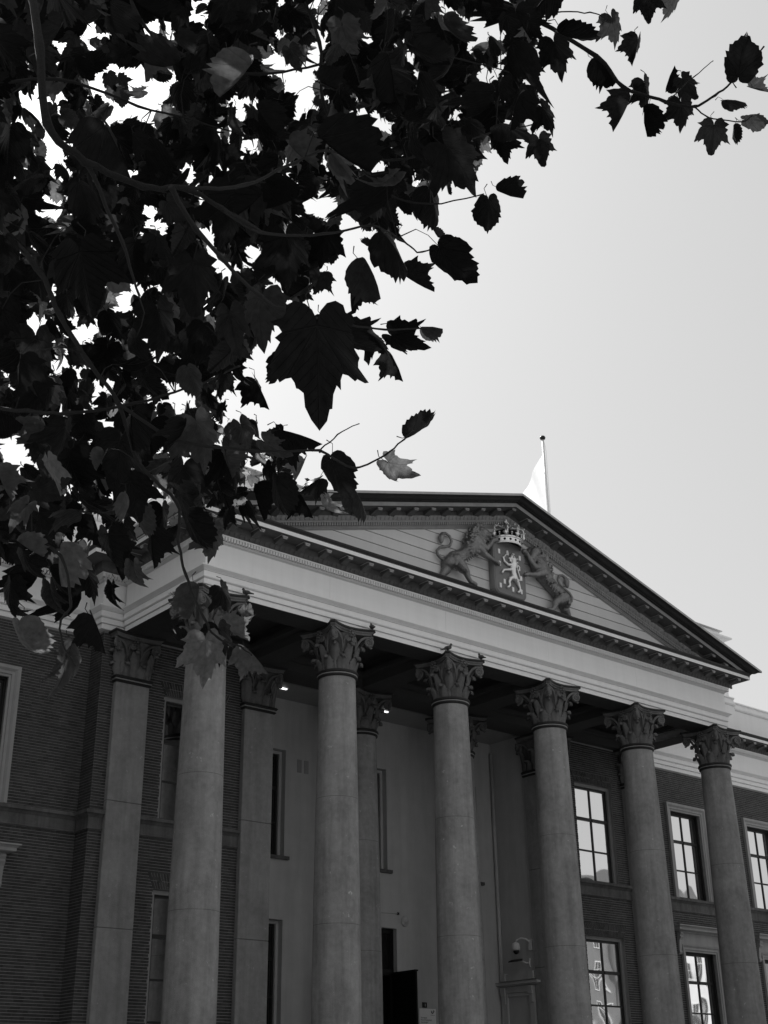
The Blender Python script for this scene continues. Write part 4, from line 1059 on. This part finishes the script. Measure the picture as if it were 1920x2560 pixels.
# ================================================================== houses across the square (they show only in the window panes)
def house(x0, x1, y, h, label, wallm, floors, roofh=3.0):
    t = thing('opposite_house', ((x0 + x1) / 2, y - 4, 0), label, 'house')
    MB().box(x0, x1, y - 9, y, 0, h).obj('wall', wallm, t)
    b = MB(); b.add([(x0 - .3, y + .3, h), (x1 + .3, y + .3, h), (x1 + .3, y - 9.3, h), (x0 - .3, y - 9.3, h), (x0 - .3, y - 4.5, h + roofh), (x1 + .3, y - 4.5, h + roofh)], [(0, 1, 5, 4), (2, 3, 4, 5), (0, 4, 3), (1, 2, 5)])
    b.obj('roof', 'rooftile', t)
    n = max(2, int((x1 - x0) / 2.6)); fh = h / floors
    mw = MB().add([(-.6, 0, 0), (.6, 0, 0), (.6, 0, fh * .58), (-.6, 0, fh * .58)], [(3, 2, 1, 0)]).mesh('window', 'dimglass')
    fb = MB(); zt = fh * .58
    fb.box(-.72, -.6, -.02, .08, -.1, zt + .1); fb.box(.6, .72, -.02, .08, -.1, zt + .1); fb.box(-.6, .6, -.02, .08, zt, zt + .1); fb.box(-.6, .6, -.02, .08, -.1, 0); fb.box(-.03, .03, .0, .05, 0, zt); fb.box(-.6, .6, .001, .049, zt * .6, zt * .6 + .05)
    mf = fb.mesh('window_frame', 'facing2')
    for k in range(n):
        for fl in range(floors):
            p = (x0 + (k + .5) * (x1 - x0) / n, y + .012, fl * fh + fh * .25)
            w = link('window', mw, t, p); link('window_frame', mf, w)
house(6, 30, -52, 13.5, 'long brick house across the square', 'facing', 4); house(30.5, 46, -50, 10.5, 'pale rendered house across the square', 'facing2', 3)
house(46.5, 57, -48, 15.0, 'dark brick corner house across the square', 'facing', 5); house(57.5, 66, -47, 12.0, 'narrow white rendered house beyond the corner', 'facing2', 4); house(66.5, 74, -46, 16.5, 'tall brick gable house beyond the corner', 'facing', 5); house(74.5, 92, -45, 18.0, 'tall pale house far across the square', 'facing2', 5); house(92.5, 120, -44, 12, 'far brick house across the square', 'facing', 4)
# ================================================================== plane tree hanging into the picture
DS = 1920 / 1659
def at(xd, yd, dist):
    """point seen at (xd, yd) of the 1659 px wide view, dist metres from the camera"""
    d = CF + CR * ((xd * DS - 960) / FPX) - CU * ((yd * DS - 1280) / FPX)
    return CAM + d.normalized() * dist
def seen(p):
    d = p - CAM; z = d.dot(CF)
    if z <= .1: return None
    return ((960 + FPX * d.dot(CR) / z) / DS, (1280 - FPX * d.dot(CU) / z) / DS, d.length)
# --- leaf blades: base at the origin, tip along +y, length 1, facing +z
def outline(kind, rnd):
    if kind == 'maple':
        lob = [(0, 1.0), (6, .87), (10, .80), (13, .82), (17, .70), (23, .645), (26, .66), (30, .575), (36, .57), (41, .63), (44, .71), (47, .69), (50, .79), (53, .86), (56, .74), (60, .68), (64, .67), (68, .56), (74, .53), (80, .54), (84, .47), (90, .50), (95, .58), (100, .49), (108, .44), (118, .41), (132, .36), (146, .27), (160, .15), (172, .07)]
    else:
        lob = [(0, 1.0), (5, .90), (9, .93), (13, .84), (18, .86), (22, .76), (27, .79), (31, .69), (36, .72), (41, .63), (47, .65), (53, .55), (60, .56), (67, .46), (75, .46), (84, .38), (95, .35), (108, .29), (122, .24), (140, .17), (158, .10), (172, .05)]
    j = lambda: 1 + rnd.uniform(-.07, .07)
    right = [(a, r * j()) for a, r in lob]; left = [(-a, r * j()) for a, r in lob[:0:-1]]
    return left + right          # from -162 .. 162 degrees
def blade(kind, fold, droop, cup, seed, rings=(.18, .42, .68, 1.0), wide=1.0):
    rnd = random.Random(seed); ol = outline(kind, rnd); n = len(ol); ph = rnd.uniform(0, 6)
    def shape(x, y):
        z = -fold * abs(x) + fold * .10 - droop * max(0, y) ** 2 - cup * x * x * 1.3 + .06 * math.sin(9 * x + ph) * (x * x + y * y) + .05 * math.sin(7 * y + 5 * x + ph * 2) * abs(x) * 2 + .035 * math.sin(17 * math.atan2(x, y + .01) + ph) * (x * x + y * y)
        s = 1 / math.sqrt(1 + (fold * .9) ** 2 + (cup * abs(x)) ** 2)
        return (x * s * wide * (.86 if kind == 'maple' else 1), y * (1 - .22 * droop * max(0, y) ** 1.5), z)
    vs = [shape(0, 0)]; uv = [(0, 0)]
    for k in rings:
        for a, r in ol:
            x, y = k * r * math.sin(R(a)), k * r * math.cos(R(a)); vs.append(shape(x, y)); uv.append((x, y))
    fs = [(0, 1 + i + 1, 1 + i) for i in range(n - 1)]
    for q in range(len(rings) - 1):
        o = 1 + q * n; fs += [(o + i, o + i + 1, o + n + i + 1, o + n + i) for i in range(n - 1)]
    return vs, [f[::-1] for f in fs], uv
def leaf_mesh(data, name='leaf', m_='leaf'):
    vs, fs, uv = data
    me = bpy.data.meshes.new(name); me.from_pydata(vs, [], fs); me.materials.append(MT[m_])
    ul = me.uv_layers.new(name='leaf')
    li = np.empty(len(me.loops), dtype=np.int32); me.loops.foreach_get('vertex_index', li)
    ul.data.foreach_set('uv', np.array(uv, dtype=np.float32)[li].ravel()); me.polygons.foreach_set('use_smooth', [True] * len(me.polygons)); me.update()
    return me
BL = {
    'b0': blade('maple', .15, .10, .1, 12, wide=.84),
    'm0': blade('maple', .10, .10, .1, 1), 'm1': blade('maple', .35, .35, .2, 2), 'm2': blade('maple', .15, .7, .5, 3), 'm3': blade('maple', .8, .25, .2, 4), 'm4': blade('maple', -.3, .5, .6, 5),
    'o0': blade('ovate', .15, .15, .2, 6), 'o1': blade('ovate', .5, .4, .3, 7), 'o2': blade('ovate', 1.2, .3, .2, 8), 'o3': blade('ovate', .3, .9, .9, 9),
    'c0': blade('maple', 1.3, 1.1, 1.2, 10), 'c1': blade('maple', -.9, .9, 1.2, 11)}
ME = {k: leaf_mesh(v) for k, v in BL.items()}
ME.update({k + q: leaf_mesh(v, 'leaf', mm) for k, v in BL.items() for q, mm in (('d', 'drysunleaf'), ('t', 'midleaf'))})
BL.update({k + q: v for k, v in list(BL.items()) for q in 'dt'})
DRY_SUNLIT = {(445, 1425), (538, 1340), (510, 1368), (553, 1426), (864, 1022), (288, 1252), (152, 1455), (418, 1300), (134, 1220), (170, 1400), (710, 1100), (52, 1386)}  # pale key leaves: some dry, others toned as if in the sun
CRUDE = [blade(k, f_, d_, .3, s_, rings=(1.0,)) for k, f_, d_, s_ in (('maple', .3, .3, 21), ('maple', .1, .5, 22), ('ovate', .5, .4, 23))]
leaves = []       # (kind, matrix, size on the picture)
bases = []
def put(kind, c, tip, nrm, L, base_at=None):
    tip = tip.normalized(); x = tip.cross(nrm).normalized(); z = x.cross(tip).normalized()
    b_ = c - tip * (L * .42) if base_at is None else base_at
    M = Matrix.Identity(4)
    for i, v in enumerate((x, tip, z)):
        for j in range(3): M[j][i] = v[j] * L
    M.translation = b_
    leaves.append((kind, M, L / max(.5, (c - CAM).length))); bases.append((b_, tip, L)); return M
# --- leaves that stand clear of the mass: centre x, y, length on the 1659 px view, tip direction (0 down, 90 right, 180 up), turn about the midrib, kind, real length
KEY = [
    (1398, 18, 84, 5, 15, 'm0', .17), (1452, 14, 80, -12, 40, 'm1', .17), (1330, 66, 88, 20, 35, 'm1', .17), (1372, 112, 82, -8, 30, 'm3', .16), (1207, 126, 112, 18, 15, 'm1', .19), (1245, 88, 105, 60, 62, 'o1', .18),
    (1310, 150, 80, 50, 68, 'o2', .16), (1343, 248, 108, -22, 40, 'm3', .18), (1398, 208, 92, 15, 45, 'm1', .17), (1396, 262, 76, -5, 76, 'o2', .15), (1448, 166, 66, 165, 55, 'm3', .15), (1490, 190, 76, 40, 35, 'm0', .16),
    (1474, 250, 92, 8, 20, 'm1', .17), (1600, 125, 104, 174, 25, 'o0', .17), (1588, 214, 62, 100, 62, 'o1', .15), (1640, 194, 58, 70, 45, 'm3', .14), (1634, 258, 66, 92, 50, 'o0', .15), (1540, 300, 92, -4, 15, 'm0', .17), (1583, 290, 48, -10, 55, 'o1', .13),
    (1186, 256, 92, 35, 35, 'm1', .17), (1170, 328, 88, 12, 20, 'm0', .17), (1084, 322, 86, 5, 20, 'm1', .17), (1057, 462, 80, 4, 30, 'o0', .16), (1102, 419, 66, 62, 70, 'o2', .15), (940, 448, 104, 22, 40, 'o1', .18), (1000, 362, 165, 40, 20, 'm1', .20),
    (980, 570, 120, 40, 38, 'o0', .18), (945, 509, 36, 30, 50, 'o1', .11), (905, 612, 98, 55, 45, 'm3', .17), (862, 545, 130, 45, 50, 'o1', .19), (803, 602, 104, 32, 68, 'o2', .17), (760, 645, 88, -6, 66, 'm3', .16), (878, 742, 112, 60, 30, 'm1', .18),
    (933, 709, 52, 95, 66, 'o2', .13), (688, 802, 250, 2, 8, 'b0', .235), (640, 745, 110, 20, 40, 'm1', .18), (725, 720, 110, 35, 50, 'm3', .18), (820, 735, 104, 60, 45, 'm1', .17), (610, 800, 84, -10, 50, 'o1', .16), (566, 852, 98, 30, 35, 'm3', .17), (765, 742, 130, 50, 40, 'm1', .19), (858, 795, 84, 30, 58, 'm3', .16), (915, 928, 92, 112, 60, 'o1', .16), (864, 1022, 110, 50, 20, 'c1', .18),
    (730, 1030, 108, 20, 40, 'o0', .18), (782, 1080, 96, 42, 60, 'o1', .17), (650, 944, 128, 78, 55, 'm3', .18), (445, 1425, 132, 3, 14, 'm1', .19), (478, 1392, 104, 12, 25, 'm1', .18), (538, 1340, 70, 10, 40, 'c1', .15), (510, 1368, 88, 52, 66, 'm3', .16),
    (553, 1426, 100, 48, 68, 'm3', .17), (492, 1296, 86, 30, 40, 'm1', .16), (418, 1300, 84, -5, 74, 'o2', .16), (388, 1386, 44, -70, 40, 'c0', .12), (52, 1386, 104, 10, 30, 'o3', .18), (152, 1455, 124, 6, 40, 'c1', .18), (214, 1372, 112, 24, 42, 'm3', .17),
    (104, 1300, 100, 0, 45, 'c1', .17), (288, 1252, 92, 4, 30, 'c1', .16), (172, 1312, 90, 8, 60, 'c0', .16), (170, 1400, 60, 40, 60, 'o1', .14), (134, 1220, 100, -10, 66, 'o2', .18), (60, 1230, 96, 12, 40, 'm2', .17), (20, 1290, 92, -8, 40, 'm1', .17),
    (240, 1190, 110, 8, 30, 'm1', .18), (330, 1190, 100, 0, 30, 'm3', .17), (460, 1180, 100, 5, 25, 'm1', .17), (420, 1150, 104, 20, 40, 'o1', .17), (560, 1090, 96, 10, 55, 'm3', .17), (600, 1070, 100, 0, 40, 'o1', .17), (660, 1090, 90, 35, 50, 'm3', .16), (710, 1100, 78, 18, 50, 'c1', .15),
    (28, 1200, 90, 10, 40, 'm3', .17), (72, 1268, 92, -6, 50, 'c0', .17), (252, 1222, 90, 14, 45, 'm3', .17), (18, 1150, 88, 0, 40, 'm1', .17), (352, 1128, 92, 6, 40, 'm1', .17), (122, 1262, 84, 18, 50, 'o1', .16), (232, 1292, 78, -12, 50, 'c1', .15), (140, 1130, 96, -8, 40, 'm1', .17), (210, 1150, 90, 20, 50, 'm3', .17), (300, 1125, 84, -4, 55, 'o1', .16), (40, 1330, 60, 30, 50, 'c1', .14), (268, 1160, 88, 4, 30, 'm0', .17), (180, 1210, 84, -14, 45, 'm2', .17),
    (200, 1262, 100, 30, 35, 'm1', .17), (90, 1150, 130, 8, 25, 'm0', .19), (390, 1050, 130, -10, 25, 'm1', .19), (290, 1080, 128, 12, 20, 'm0', .19), (160, 1040, 150, 10, 25, 'm2', .20), (505, 1010, 130, 30, 35, 'm1', .19), (440, 960, 150, 20, 25, 'm1', .20),
    (45, 1110, 110, 15, 30, 'm1', .18), (255, 1000, 150, -6, 20, 'm0', .20), (185, 610, 190, 10, 25, 'm0', .21), (500, 475, 165, -4, 28, 'm1', .21), (255, 330, 175, 30, 35, 'm3', .20), (590, 410, 150, 60, 45, 'm1', .20), (745, 330, 150, 45, 60, 'o2', .20),
    (625, 560, 150, 10, 20, 'm1', .20), (420, 620, 160, 5, 25, 'm0', .20), (560, 690, 150, -8, 25, 'm1', .20), (350, 720, 150, 12, 30, 'm1', .20), (470, 770, 150, 5, 25, 'm0', .20), (75, 780, 150, 0, 25, 'm1', .20),
]
rt = random.Random(11)
for x, y, s, ta, turn, kind, L in KEY:
    s *= (.78 if kind[0] in 'mc' else .92) * (.9 if x > 1150 else 1)
    dist = FPX * L / (s * DS); c = at(x, y, dist); view = (CAM - c).normalized()
    tip = -CU * math.cos(R(ta)) + CR * math.sin(R(ta)); tip = (tip - view * tip.dot(view)).normalized(); tip = (tip + view * rt.uniform(-.15, .2)).normalized()
    nrm = view - tip * view.dot(tip); nrm.normalize(); nrm = Matrix.Rotation(R(turn) * rt.choice((-1, 1)), 3, tip) @ nrm
    put(kind + ('d' if (x, y) in DRY_SUNLIT else ('t' if rt.random() < .22 and s < 150 else '')), c, tip, nrm, L)
# --- branches: points (x, y, distance) on the view, from the trunk outwards
LIMB0 = CAM + Vector((1.05, 5.6, 1.6))
BR = [
    ([(-160, -120, 4.6), (40, -40, 4.0), (84, 100, 3.6), (100, 265, 3.4), (185, 348, 3.4), (310, 402, 3.5), (400, 408, 3.6), (480, 450, 3.7), (560, 500, 4.0)], .022, .007),
    ([(185, 348, 3.4), (262, 520, 3.6), (300, 640, 3.8)], .010, .004), ([(370, 405, 3.5), (430, 500, 3.6), (560, 640, 3.8), (640, 676, 3.9), (730, 695, 4.0), (830, 712, 4.1), (925, 708, 4.2)], .012, .003),
    ([(400, 408, 3.6), (530, 400, 3.8), (640, 350, 4.0), (720, 325, 4.2), (800, 380, 4.4)], .010, .004), ([(480, 450, 3.7), (560, 500, 4.0), (700, 507, 4.2), (800, 488, 4.4), (870, 520, 4.6), (910, 545, 4.7), (985, 512, 4.8)], .009, .003),
    ([(-60, 420, 4.8), (80, 580, 4.4), (130, 680, 4.3), (190, 780, 4.2), (255, 870, 4.2), (300, 1000, 4.3), (380, 1085, 4.3), (386, 1165, 4.3), (400, 1240, 4.2), (440, 1335, 4.1), (470, 1378, 4.1), (520, 1398, 4.1), (545, 1415, 4.1)], .016, .003),
    ([(-80, 870, 4.6), (60, 888, 4.4), (150, 892, 4.3), (290, 872, 4.3), (430, 830, 4.4), (520, 790, 4.5)], .012, .004), ([(255, 870, 4.2), (380, 950, 4.2), (560, 975, 4.3), (690, 975, 4.4), (765, 1012, 4.5), (832, 982, 4.5), (872, 948, 4.5), (895, 930, 4.5)], .010, .003),
    ([(690, 975, 4.4), (730, 940, 4.5), (776, 914, 4.5)], .005, .002), ([(-60, 960, 4.8), (20, 1050, 4.5), (32, 1130, 4.4), (130, 1200, 4.3), (152, 1300, 4.2), (132, 1340, 4.2), (135, 1390, 4.2), (165, 1440, 4.2)], .012, .003),
    ([(500, -200, 6.2), (740, -90, 6.0), (900, -30, 6.0), (1040, 0, 6.0), (1130, 30, 6.0), (1290, 122, 6.0), (1345, 187, 6.0), (1440, 220, 6.0), (1500, 230, 6.0), (1545, 205, 6.0), (1590, 168, 6.0), (1650, 100, 6.0)], .026, .004),
    ([(1500, 230, 6.0), (1530, 254, 6.0), (1600, 263, 6.0), (1625, 250, 6.0)], .006, .003), ([(1440, 220, 6.0), (1500, 165, 6.0), (1540, 132, 6.0)], .005, .002), ([(1130, 30, 6.0), (1200, 26, 6.0), (1275, 28, 6.0), (1310, 40, 6.0)], .006, .003),
    ([(520, -160, 5.4), (640, -20, 5.2), (690, 90, 5.0), (700, 220, 5.0), (760, 330, 5.0), (860, 345, 5.0), (960, 320, 5.0), (1050, 290, 5.1), (1150, 270, 5.2)], .014, .003), ([(760, 330, 5.0), (840, 420, 5.0), (930, 440, 5.0), (1045, 420, 5.0)], .008, .003),
    ([(260, -150, 5.6), (300, 40, 5.4), (420, 130, 5.2), (560, 160, 5.2), (690, 140, 5.3), (860, 110, 5.4), (1000, 130, 5.5), (1120, 160, 5.6)], .013, .003), ([(-100, 200, 5.2), (120, 170, 5.0), (300, 230, 5.0), (420, 260, 5.0), (560, 300, 5.0)], .012, .003),
]
def curve(pts, n=5):
    P = [at(*q) for q in pts]; out = []
    for i in range(len(P) - 1):
        p0, p1, p2, p3 = P[max(0, i - 1)], P[i], P[i + 1], P[min(len(P) - 1, i + 2)]
        for k in range(n):
            t = k / n
            out.append(.5 * ((2 * p1) + (p2 - p0) * t + (2 * p0 - 5 * p1 + 4 * p2 - p3) * t * t + (3 * p1 - p0 - 3 * p2 + p3) * t ** 3))
    out.append(P[-1]); return out
TR = thing('plane_tree', CAM + Vector((.55, 6.3, -1.6)), 'plane tree with dark lobed leaves hanging over the square', 'tree')
TB = TR.location
skel = []
hubs = [TB + Vector((.15, -.3, 3.6)), TB + Vector((.0, .1, 5.0)), TB + Vector((.2, -.2, 6.4))]
MB().tube([TB, TB + Vector((.03, 0, 1)), TB + Vector((.1, -.05, 2.4)), hubs[0], hubs[1], hubs[2], TB + Vector((.1, .2, 9)), TB + Vector((0, .1, 11.5))], [.30, .25, .23, .21, .19, .16, .10, .03], 14).obj('trunk', 'bark', TR, True)
for pts, r0, r1 in BR:
    c = curve(pts); skel += c
    n = len(c); mb = MB()
    wob = [p + Vector((rt.uniform(-1, 1), rt.uniform(-1, 1), rt.uniform(-1, 1))) * .003 for p in c]
    r0 *= .62; r1 *= .8
    mb.tube(wob, [(r0 + (r1 - r0) * (i / (n - 1)) ** .8) * (1.25 if i % 5 == 0 else 1) for i in range(n)], 7)
    mb.obj('branch', 'bark' if r0 > .012 else 'twig', TR, True)
    s0 = seen(c[0])
    if s0 is None or s0[0] < 0 or s0[1] < 0:
        h = min(hubs, key=lambda q: (q - c[0]).length)
        mid = (h + c[0]) / 2 + Vector((0, 0, .35))
        MB().tube([h, h.lerp(mid, .5) + Vector((0, 0, .1)), mid, mid.lerp(c[0], .5) + Vector((0, 0, .06)), c[0]], [.09, .07, .05, .035, r0], 8).obj('limb', 'bark', TR, True)
# --- fill the mass with leaves
MASS = [(0, 0), (1185, 0), (1180, 60), (1140, 130), (1110, 190), (1170, 215), (1160, 300), (1070, 300), (1030, 330), (1010, 400), (930, 455), (880, 470), (840, 545), (800, 570), (745, 560), (735, 610), (690, 640), (640, 660), (610, 690), (570, 760), (520, 770), (500, 850), (520, 910), (600, 950), (650, 990), (690, 1010), (700, 1070), (640, 1075), (590, 1080), (540, 1100), (480, 1165), (400, 1155), (330, 1165), (270, 1160), (200, 1195), (120, 1225), (60, 1230), (0, 1240)]
HOLES = [(1290, 350, 62), (1310, 440, 34), (250, 645, 58), (205, 700, 30), (525, 500, 42), (595, 500, 36), (640, 515, 26), (430, 385, 28), (235, 440, 20), (100, 540, 30), (660, 975, 32), (1375, 900, 34), (1380, 180, 18), (1170, 280, 16), (680, 400, 24), (1040, 455, 25), (1620, 530, 30), (1550, 510, 24), (1530, 1010, 36), (1100, 1130, 24), (1000, 1160, 18),
         (550, 1340, 30), (370, 1450, 34), (230, 890, 20), (245, 1245, 18), (855, 1250, 12), (130, 420, 16), (415, 560, 20), (730, 180, 22), (870, 95, 14), (570, 320, 16), (650, 130, 18), (945, 820, 12), (1485, 935, 16), (1190, 1330, 60), (1290, 1400, 60), (1460, 1180, 40), (1400, 1280, 30), (1490, 1100, 24), (690, 1530, 14), (90, 1480, 12), (160, 1380, 12), (1230, 150, 10), (1440, 290, 14), (450, 170, 12), (1580, 690, 20), (1620, 740, 14), (1100, 660, 12)]
HOLES = [(x / 1.728 / DS, y / 1.728 / DS, r * .82 / 1.728 / DS) for x, y, r in HOLES]
HOLES += [(345, 1100, 26), (300, 1150, 22), (200, 1150, 18), (150, 1170, 16), (90, 1120, 14), (250, 1060, 12), (28, 1000, 22), (45, 975, 16), (510, 880, 20), (590, 880, 18), (215, 830, 12), (380, 860, 16), (425, 990, 8), (225, 940, 10), (1010, 65, 22), (1060, 40, 14), (1030, 95, 14), (1050, 180, 10), (990, 240, 8), (955, 30, 6)]
def inside(x, y, poly):
    c = False; j = len(poly) - 1
    for i in range(len(poly)):
        xi, yi = poly[i]; xj, yj = poly[j]
        if (yi > y) != (yj > y) and x < (xj - xi) * (y - yi) / (yj - yi) + xi: c = not c
        j = i
    return c
kinds = ['m0', 'm1', 'm1', 'm2', 'm3', 'm3', 'm4', 'o0', 'o1', 'o2', 'o2', 'o3', 'c0', 'c1', 'c1']
made = 0; tries = 0
NFILL = 2700
while made < NFILL and tries < 200000:
    tries += 1
    x, y = rt.uniform(-90, 1190), rt.uniform(-90, 1290)
    if not inside(min(max(x, 1), 1658), max(y, 1), MASS): continue
    L = rt.uniform(.085, .155); dist = 3.8 + 5.6 * rt.random() ** .6
    s = FPX * L / dist / DS
    ta = rt.gauss(8, 38); turn = rt.uniform(-70, 70)
    # keep the outer part of the blade inside the mass and out of the gaps
    tx, ty = x + math.sin(R(ta)) * s * .5, y + math.cos(R(ta)) * s * .5
    if not inside(min(max(tx, 1), 1658), max(ty, 1), MASS): continue
    wd = .30 * abs(math.cos(R(turn))) + .12
    bad = False
    for hx, hy, hr in HOLES:
        dx, dy = hx - x, hy - y
        al = dx * math.sin(R(ta)) + dy * math.cos(R(ta)); ac = dx * math.cos(R(ta)) - dy * math.sin(R(ta))
        if (max(0, abs(al) - hr * .8) / (s * .48)) ** 2 + (max(0, abs(ac) - hr * .8) / (s * wd * 1.15)) ** 2 < 1: bad = True; break
    if bad: continue
    c = at(x, y, dist); view = (CAM - c).normalized()
    tip = -CU * math.cos(R(ta)) + CR * math.sin(R(ta)); tip = (tip + view * rt.gauss(0, .35)).normalized()
    nrm = view - tip * view.dot(tip); nrm.normalize(); nrm = Matrix.Rotation(R(turn), 3, tip) @ nrm
    put(rt.choice(kinds) + rt.choices(('', 't', 'd'), (.55, .22, .23) if y > 950 or dist > 7.4 else (.80, .13, .07))[0], c, tip, nrm, L); made += 1  # more pale kinds low down and far off, imitating sunlit leaves
order = sorted(range(len(leaves)), key=lambda i: -leaves[i][2])
single = set(order[:300])
def join_leaves(items, name, data_of, m_='leaf'):
    V, F, U = [], [], []
    for kind, M in items:
        vs, fs, uv = data_of(kind); o = len(V)
        A = np.array(vs) @ np.array(M.to_3x3()).T + np.array(M.translation); V += A.tolist(); F += [tuple(i + o for i in f) for f in fs]; U += uv
    return link(name, leaf_mesh((V, F, U), name, m_), TR, kind='stuff')
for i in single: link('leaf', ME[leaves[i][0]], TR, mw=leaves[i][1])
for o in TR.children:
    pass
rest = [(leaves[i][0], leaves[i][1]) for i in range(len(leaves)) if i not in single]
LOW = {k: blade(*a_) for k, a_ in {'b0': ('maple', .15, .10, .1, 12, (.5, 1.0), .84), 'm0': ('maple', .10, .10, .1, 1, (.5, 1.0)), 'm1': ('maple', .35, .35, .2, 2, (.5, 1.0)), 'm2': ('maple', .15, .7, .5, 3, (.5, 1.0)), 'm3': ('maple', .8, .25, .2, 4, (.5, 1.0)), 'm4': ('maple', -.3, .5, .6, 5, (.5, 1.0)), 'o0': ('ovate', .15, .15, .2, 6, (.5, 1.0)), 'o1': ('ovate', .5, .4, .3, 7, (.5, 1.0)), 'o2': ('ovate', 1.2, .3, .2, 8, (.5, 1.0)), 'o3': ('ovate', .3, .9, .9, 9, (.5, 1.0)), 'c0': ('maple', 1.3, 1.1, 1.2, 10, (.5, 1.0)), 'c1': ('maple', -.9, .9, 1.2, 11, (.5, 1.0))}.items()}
for q_, nm, mm in (('', 'foliage', 'leaf'), ('t', 'sunlit_tone_foliage', 'midleaf'), ('d', 'dry_sunlit_foliage', 'drysunleaf')):
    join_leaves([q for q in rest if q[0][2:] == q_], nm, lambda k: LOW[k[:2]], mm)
# leaf stalks, running to the nearest twig where one is close
sk = np.array([tuple(p) for p in skel]); pm = MB()
for b_, tip, L in bases:
    d = np.linalg.norm(sk - np.array(b_), axis=1); k = int(d.argmin()); q = Vector(sk[k])
    up = b_ - tip * L * .32 + Vector((0, 0, L * .12))
    if d[k] < .22 and d[k] > .01: end = q; mid = (b_ - tip * min(L * .35, d[k] * .4)).lerp(q, .35) + Vector((0, 0, .015))
    else: end = up; mid = (b_ + up) / 2 + Vector((0, 0, .01))
    side = tip.cross((CAM - b_).normalized()) * (L * .10 * (1 if (int(b_.x * 997) % 2) else -1))
    pm.tube([b_ + tip * .004, b_.lerp(mid, .6) + side * .6, mid.lerp(end, .25) + side, end], [.0014, .0015, .0018, .0026], 4, False)
pm.obj('leaf_stalks', 'twig', TR, kind='stuff')
# --- the rest of the crown, above and to the left of the view
crown = []; n = 0
CC = CAM + Vector((.6, 3.2, 8.2))
while n < 5000:
    v = Vector((rt.gauss(0, 1), rt.gauss(0, 1), rt.gauss(0, 1))).normalized() * rt.random() ** (1 / 2.4)
    p = CC + Vector((v.x * 8.0, v.y * 9.2, v.z * 4.6))
    if p.z < 4.2: continue
    s = seen(p)
    if s is not None and -70 < s[0] < 1730 and -70 < s[1] < 2300: continue
    if s is not None and s[0] > -200 and s[1] > 900: continue
    if (p - CAM).length < 2.2: continue
    L = rt.uniform(.13, .20); tip = Vector((rt.gauss(0, .5), rt.gauss(0, .5), -1)).normalized(); nrm = Vector((rt.gauss(0, 1), rt.gauss(0, 1), rt.gauss(0, .8))).normalized()
    x = tip.cross(nrm).normalized(); z = x.cross(tip).normalized(); M = Matrix.Identity(4)
    for i, q in enumerate((x, tip, z)):
        for j in range(3): M[j][i] = q[j] * L
    M.translation = p; crown.append((rt.randrange(3), M)); n += 1
join_leaves(crown, 'crown', lambda k: CRUDE[k])

# --- unseen plane tree added left of the picture to shade that side of the portico
T2 = Vector((-11.0, -1.8, 0))
T2o = thing('plane_tree', T2, 'second plane tree at the left end of the square', 'tree')
MB().tube([T2, T2 + Vector((.1, 0, 3)), T2 + Vector((0, .1, 6)), T2 + Vector((.2, 0, 12))], [.32, .26, .2, .05], 12).obj('trunk', 'bark', T2o, True)
items = []
for i in range(4600):
    v = Vector((rt.gauss(0, 1), rt.gauss(0, 1), rt.gauss(0, 1))).normalized() * rt.random() ** (1 / 2.6)
    p = T2 + Vector((0, 0, 9.6)) + Vector((v.x * 5.8, v.y * 5.4, v.z * 7.0))
    s_ = seen(p)
    if s_ is not None and s_[0] > -60: continue
    tip = Vector((rt.gauss(0, .5), rt.gauss(0, .5), -1)).normalized(); nrm = Vector((rt.gauss(0, 1), rt.gauss(0, 1), rt.gauss(0, .8))).normalized(); L = rt.uniform(.28, .46)
    x = tip.cross(nrm).normalized(); z = x.cross(tip).normalized(); M = Matrix.Identity(4)
    for k, q in enumerate((x, tip, z)):
        for j in range(3): M[j][k] = q[j] * L
    M.translation = p; items.append((rt.randrange(3), M))
TR_ = TR; TR = T2o
join_leaves(items, 'crown', lambda k: CRUDE[k])
TR = TR_

# --- unseen plane tree added right of the view to darken the lower right columns
T3 = Vector((17.5, -9.6, 0))
T3o = thing('plane_tree', T3, 'third plane tree standing right of the portico steps', 'tree')
MB().tube([T3, T3 + Vector((.1, 0, 3)), T3 + Vector((0, .1, 6)), T3 + Vector((.2, 0, 10))], [.30, .24, .18, .05], 12).obj('trunk', 'bark', T3o, True)
items = []
for i in range(3600):
    v = Vector((rt.gauss(0, 1), rt.gauss(0, 1), rt.gauss(0, 1))).normalized() * rt.random() ** (1 / 2.6)
    p = T3 + Vector((0, 0, 7.2)) + Vector((v.x * 5.0, v.y * 4.4, v.z * 4.2))
    s_ = seen(p)
    if s_ is not None and s_[0] < 1720: continue
    tip = Vector((rt.gauss(0, .5), rt.gauss(0, .5), -1)).normalized(); nrm = Vector((rt.gauss(0, 1), rt.gauss(0, 1), rt.gauss(0, .8))).normalized(); L = rt.uniform(.26, .42)
    x = tip.cross(nrm).normalized(); z = x.cross(tip).normalized(); M = Matrix.Identity(4)
    for k, q in enumerate((x, tip, z)):
        for j in range(3): M[j][k] = q[j] * L
    M.translation = p; items.append((rt.randrange(3), M))
TR = T3o
join_leaves(items, 'crown', lambda k: CRUDE[k])
TR = TR_
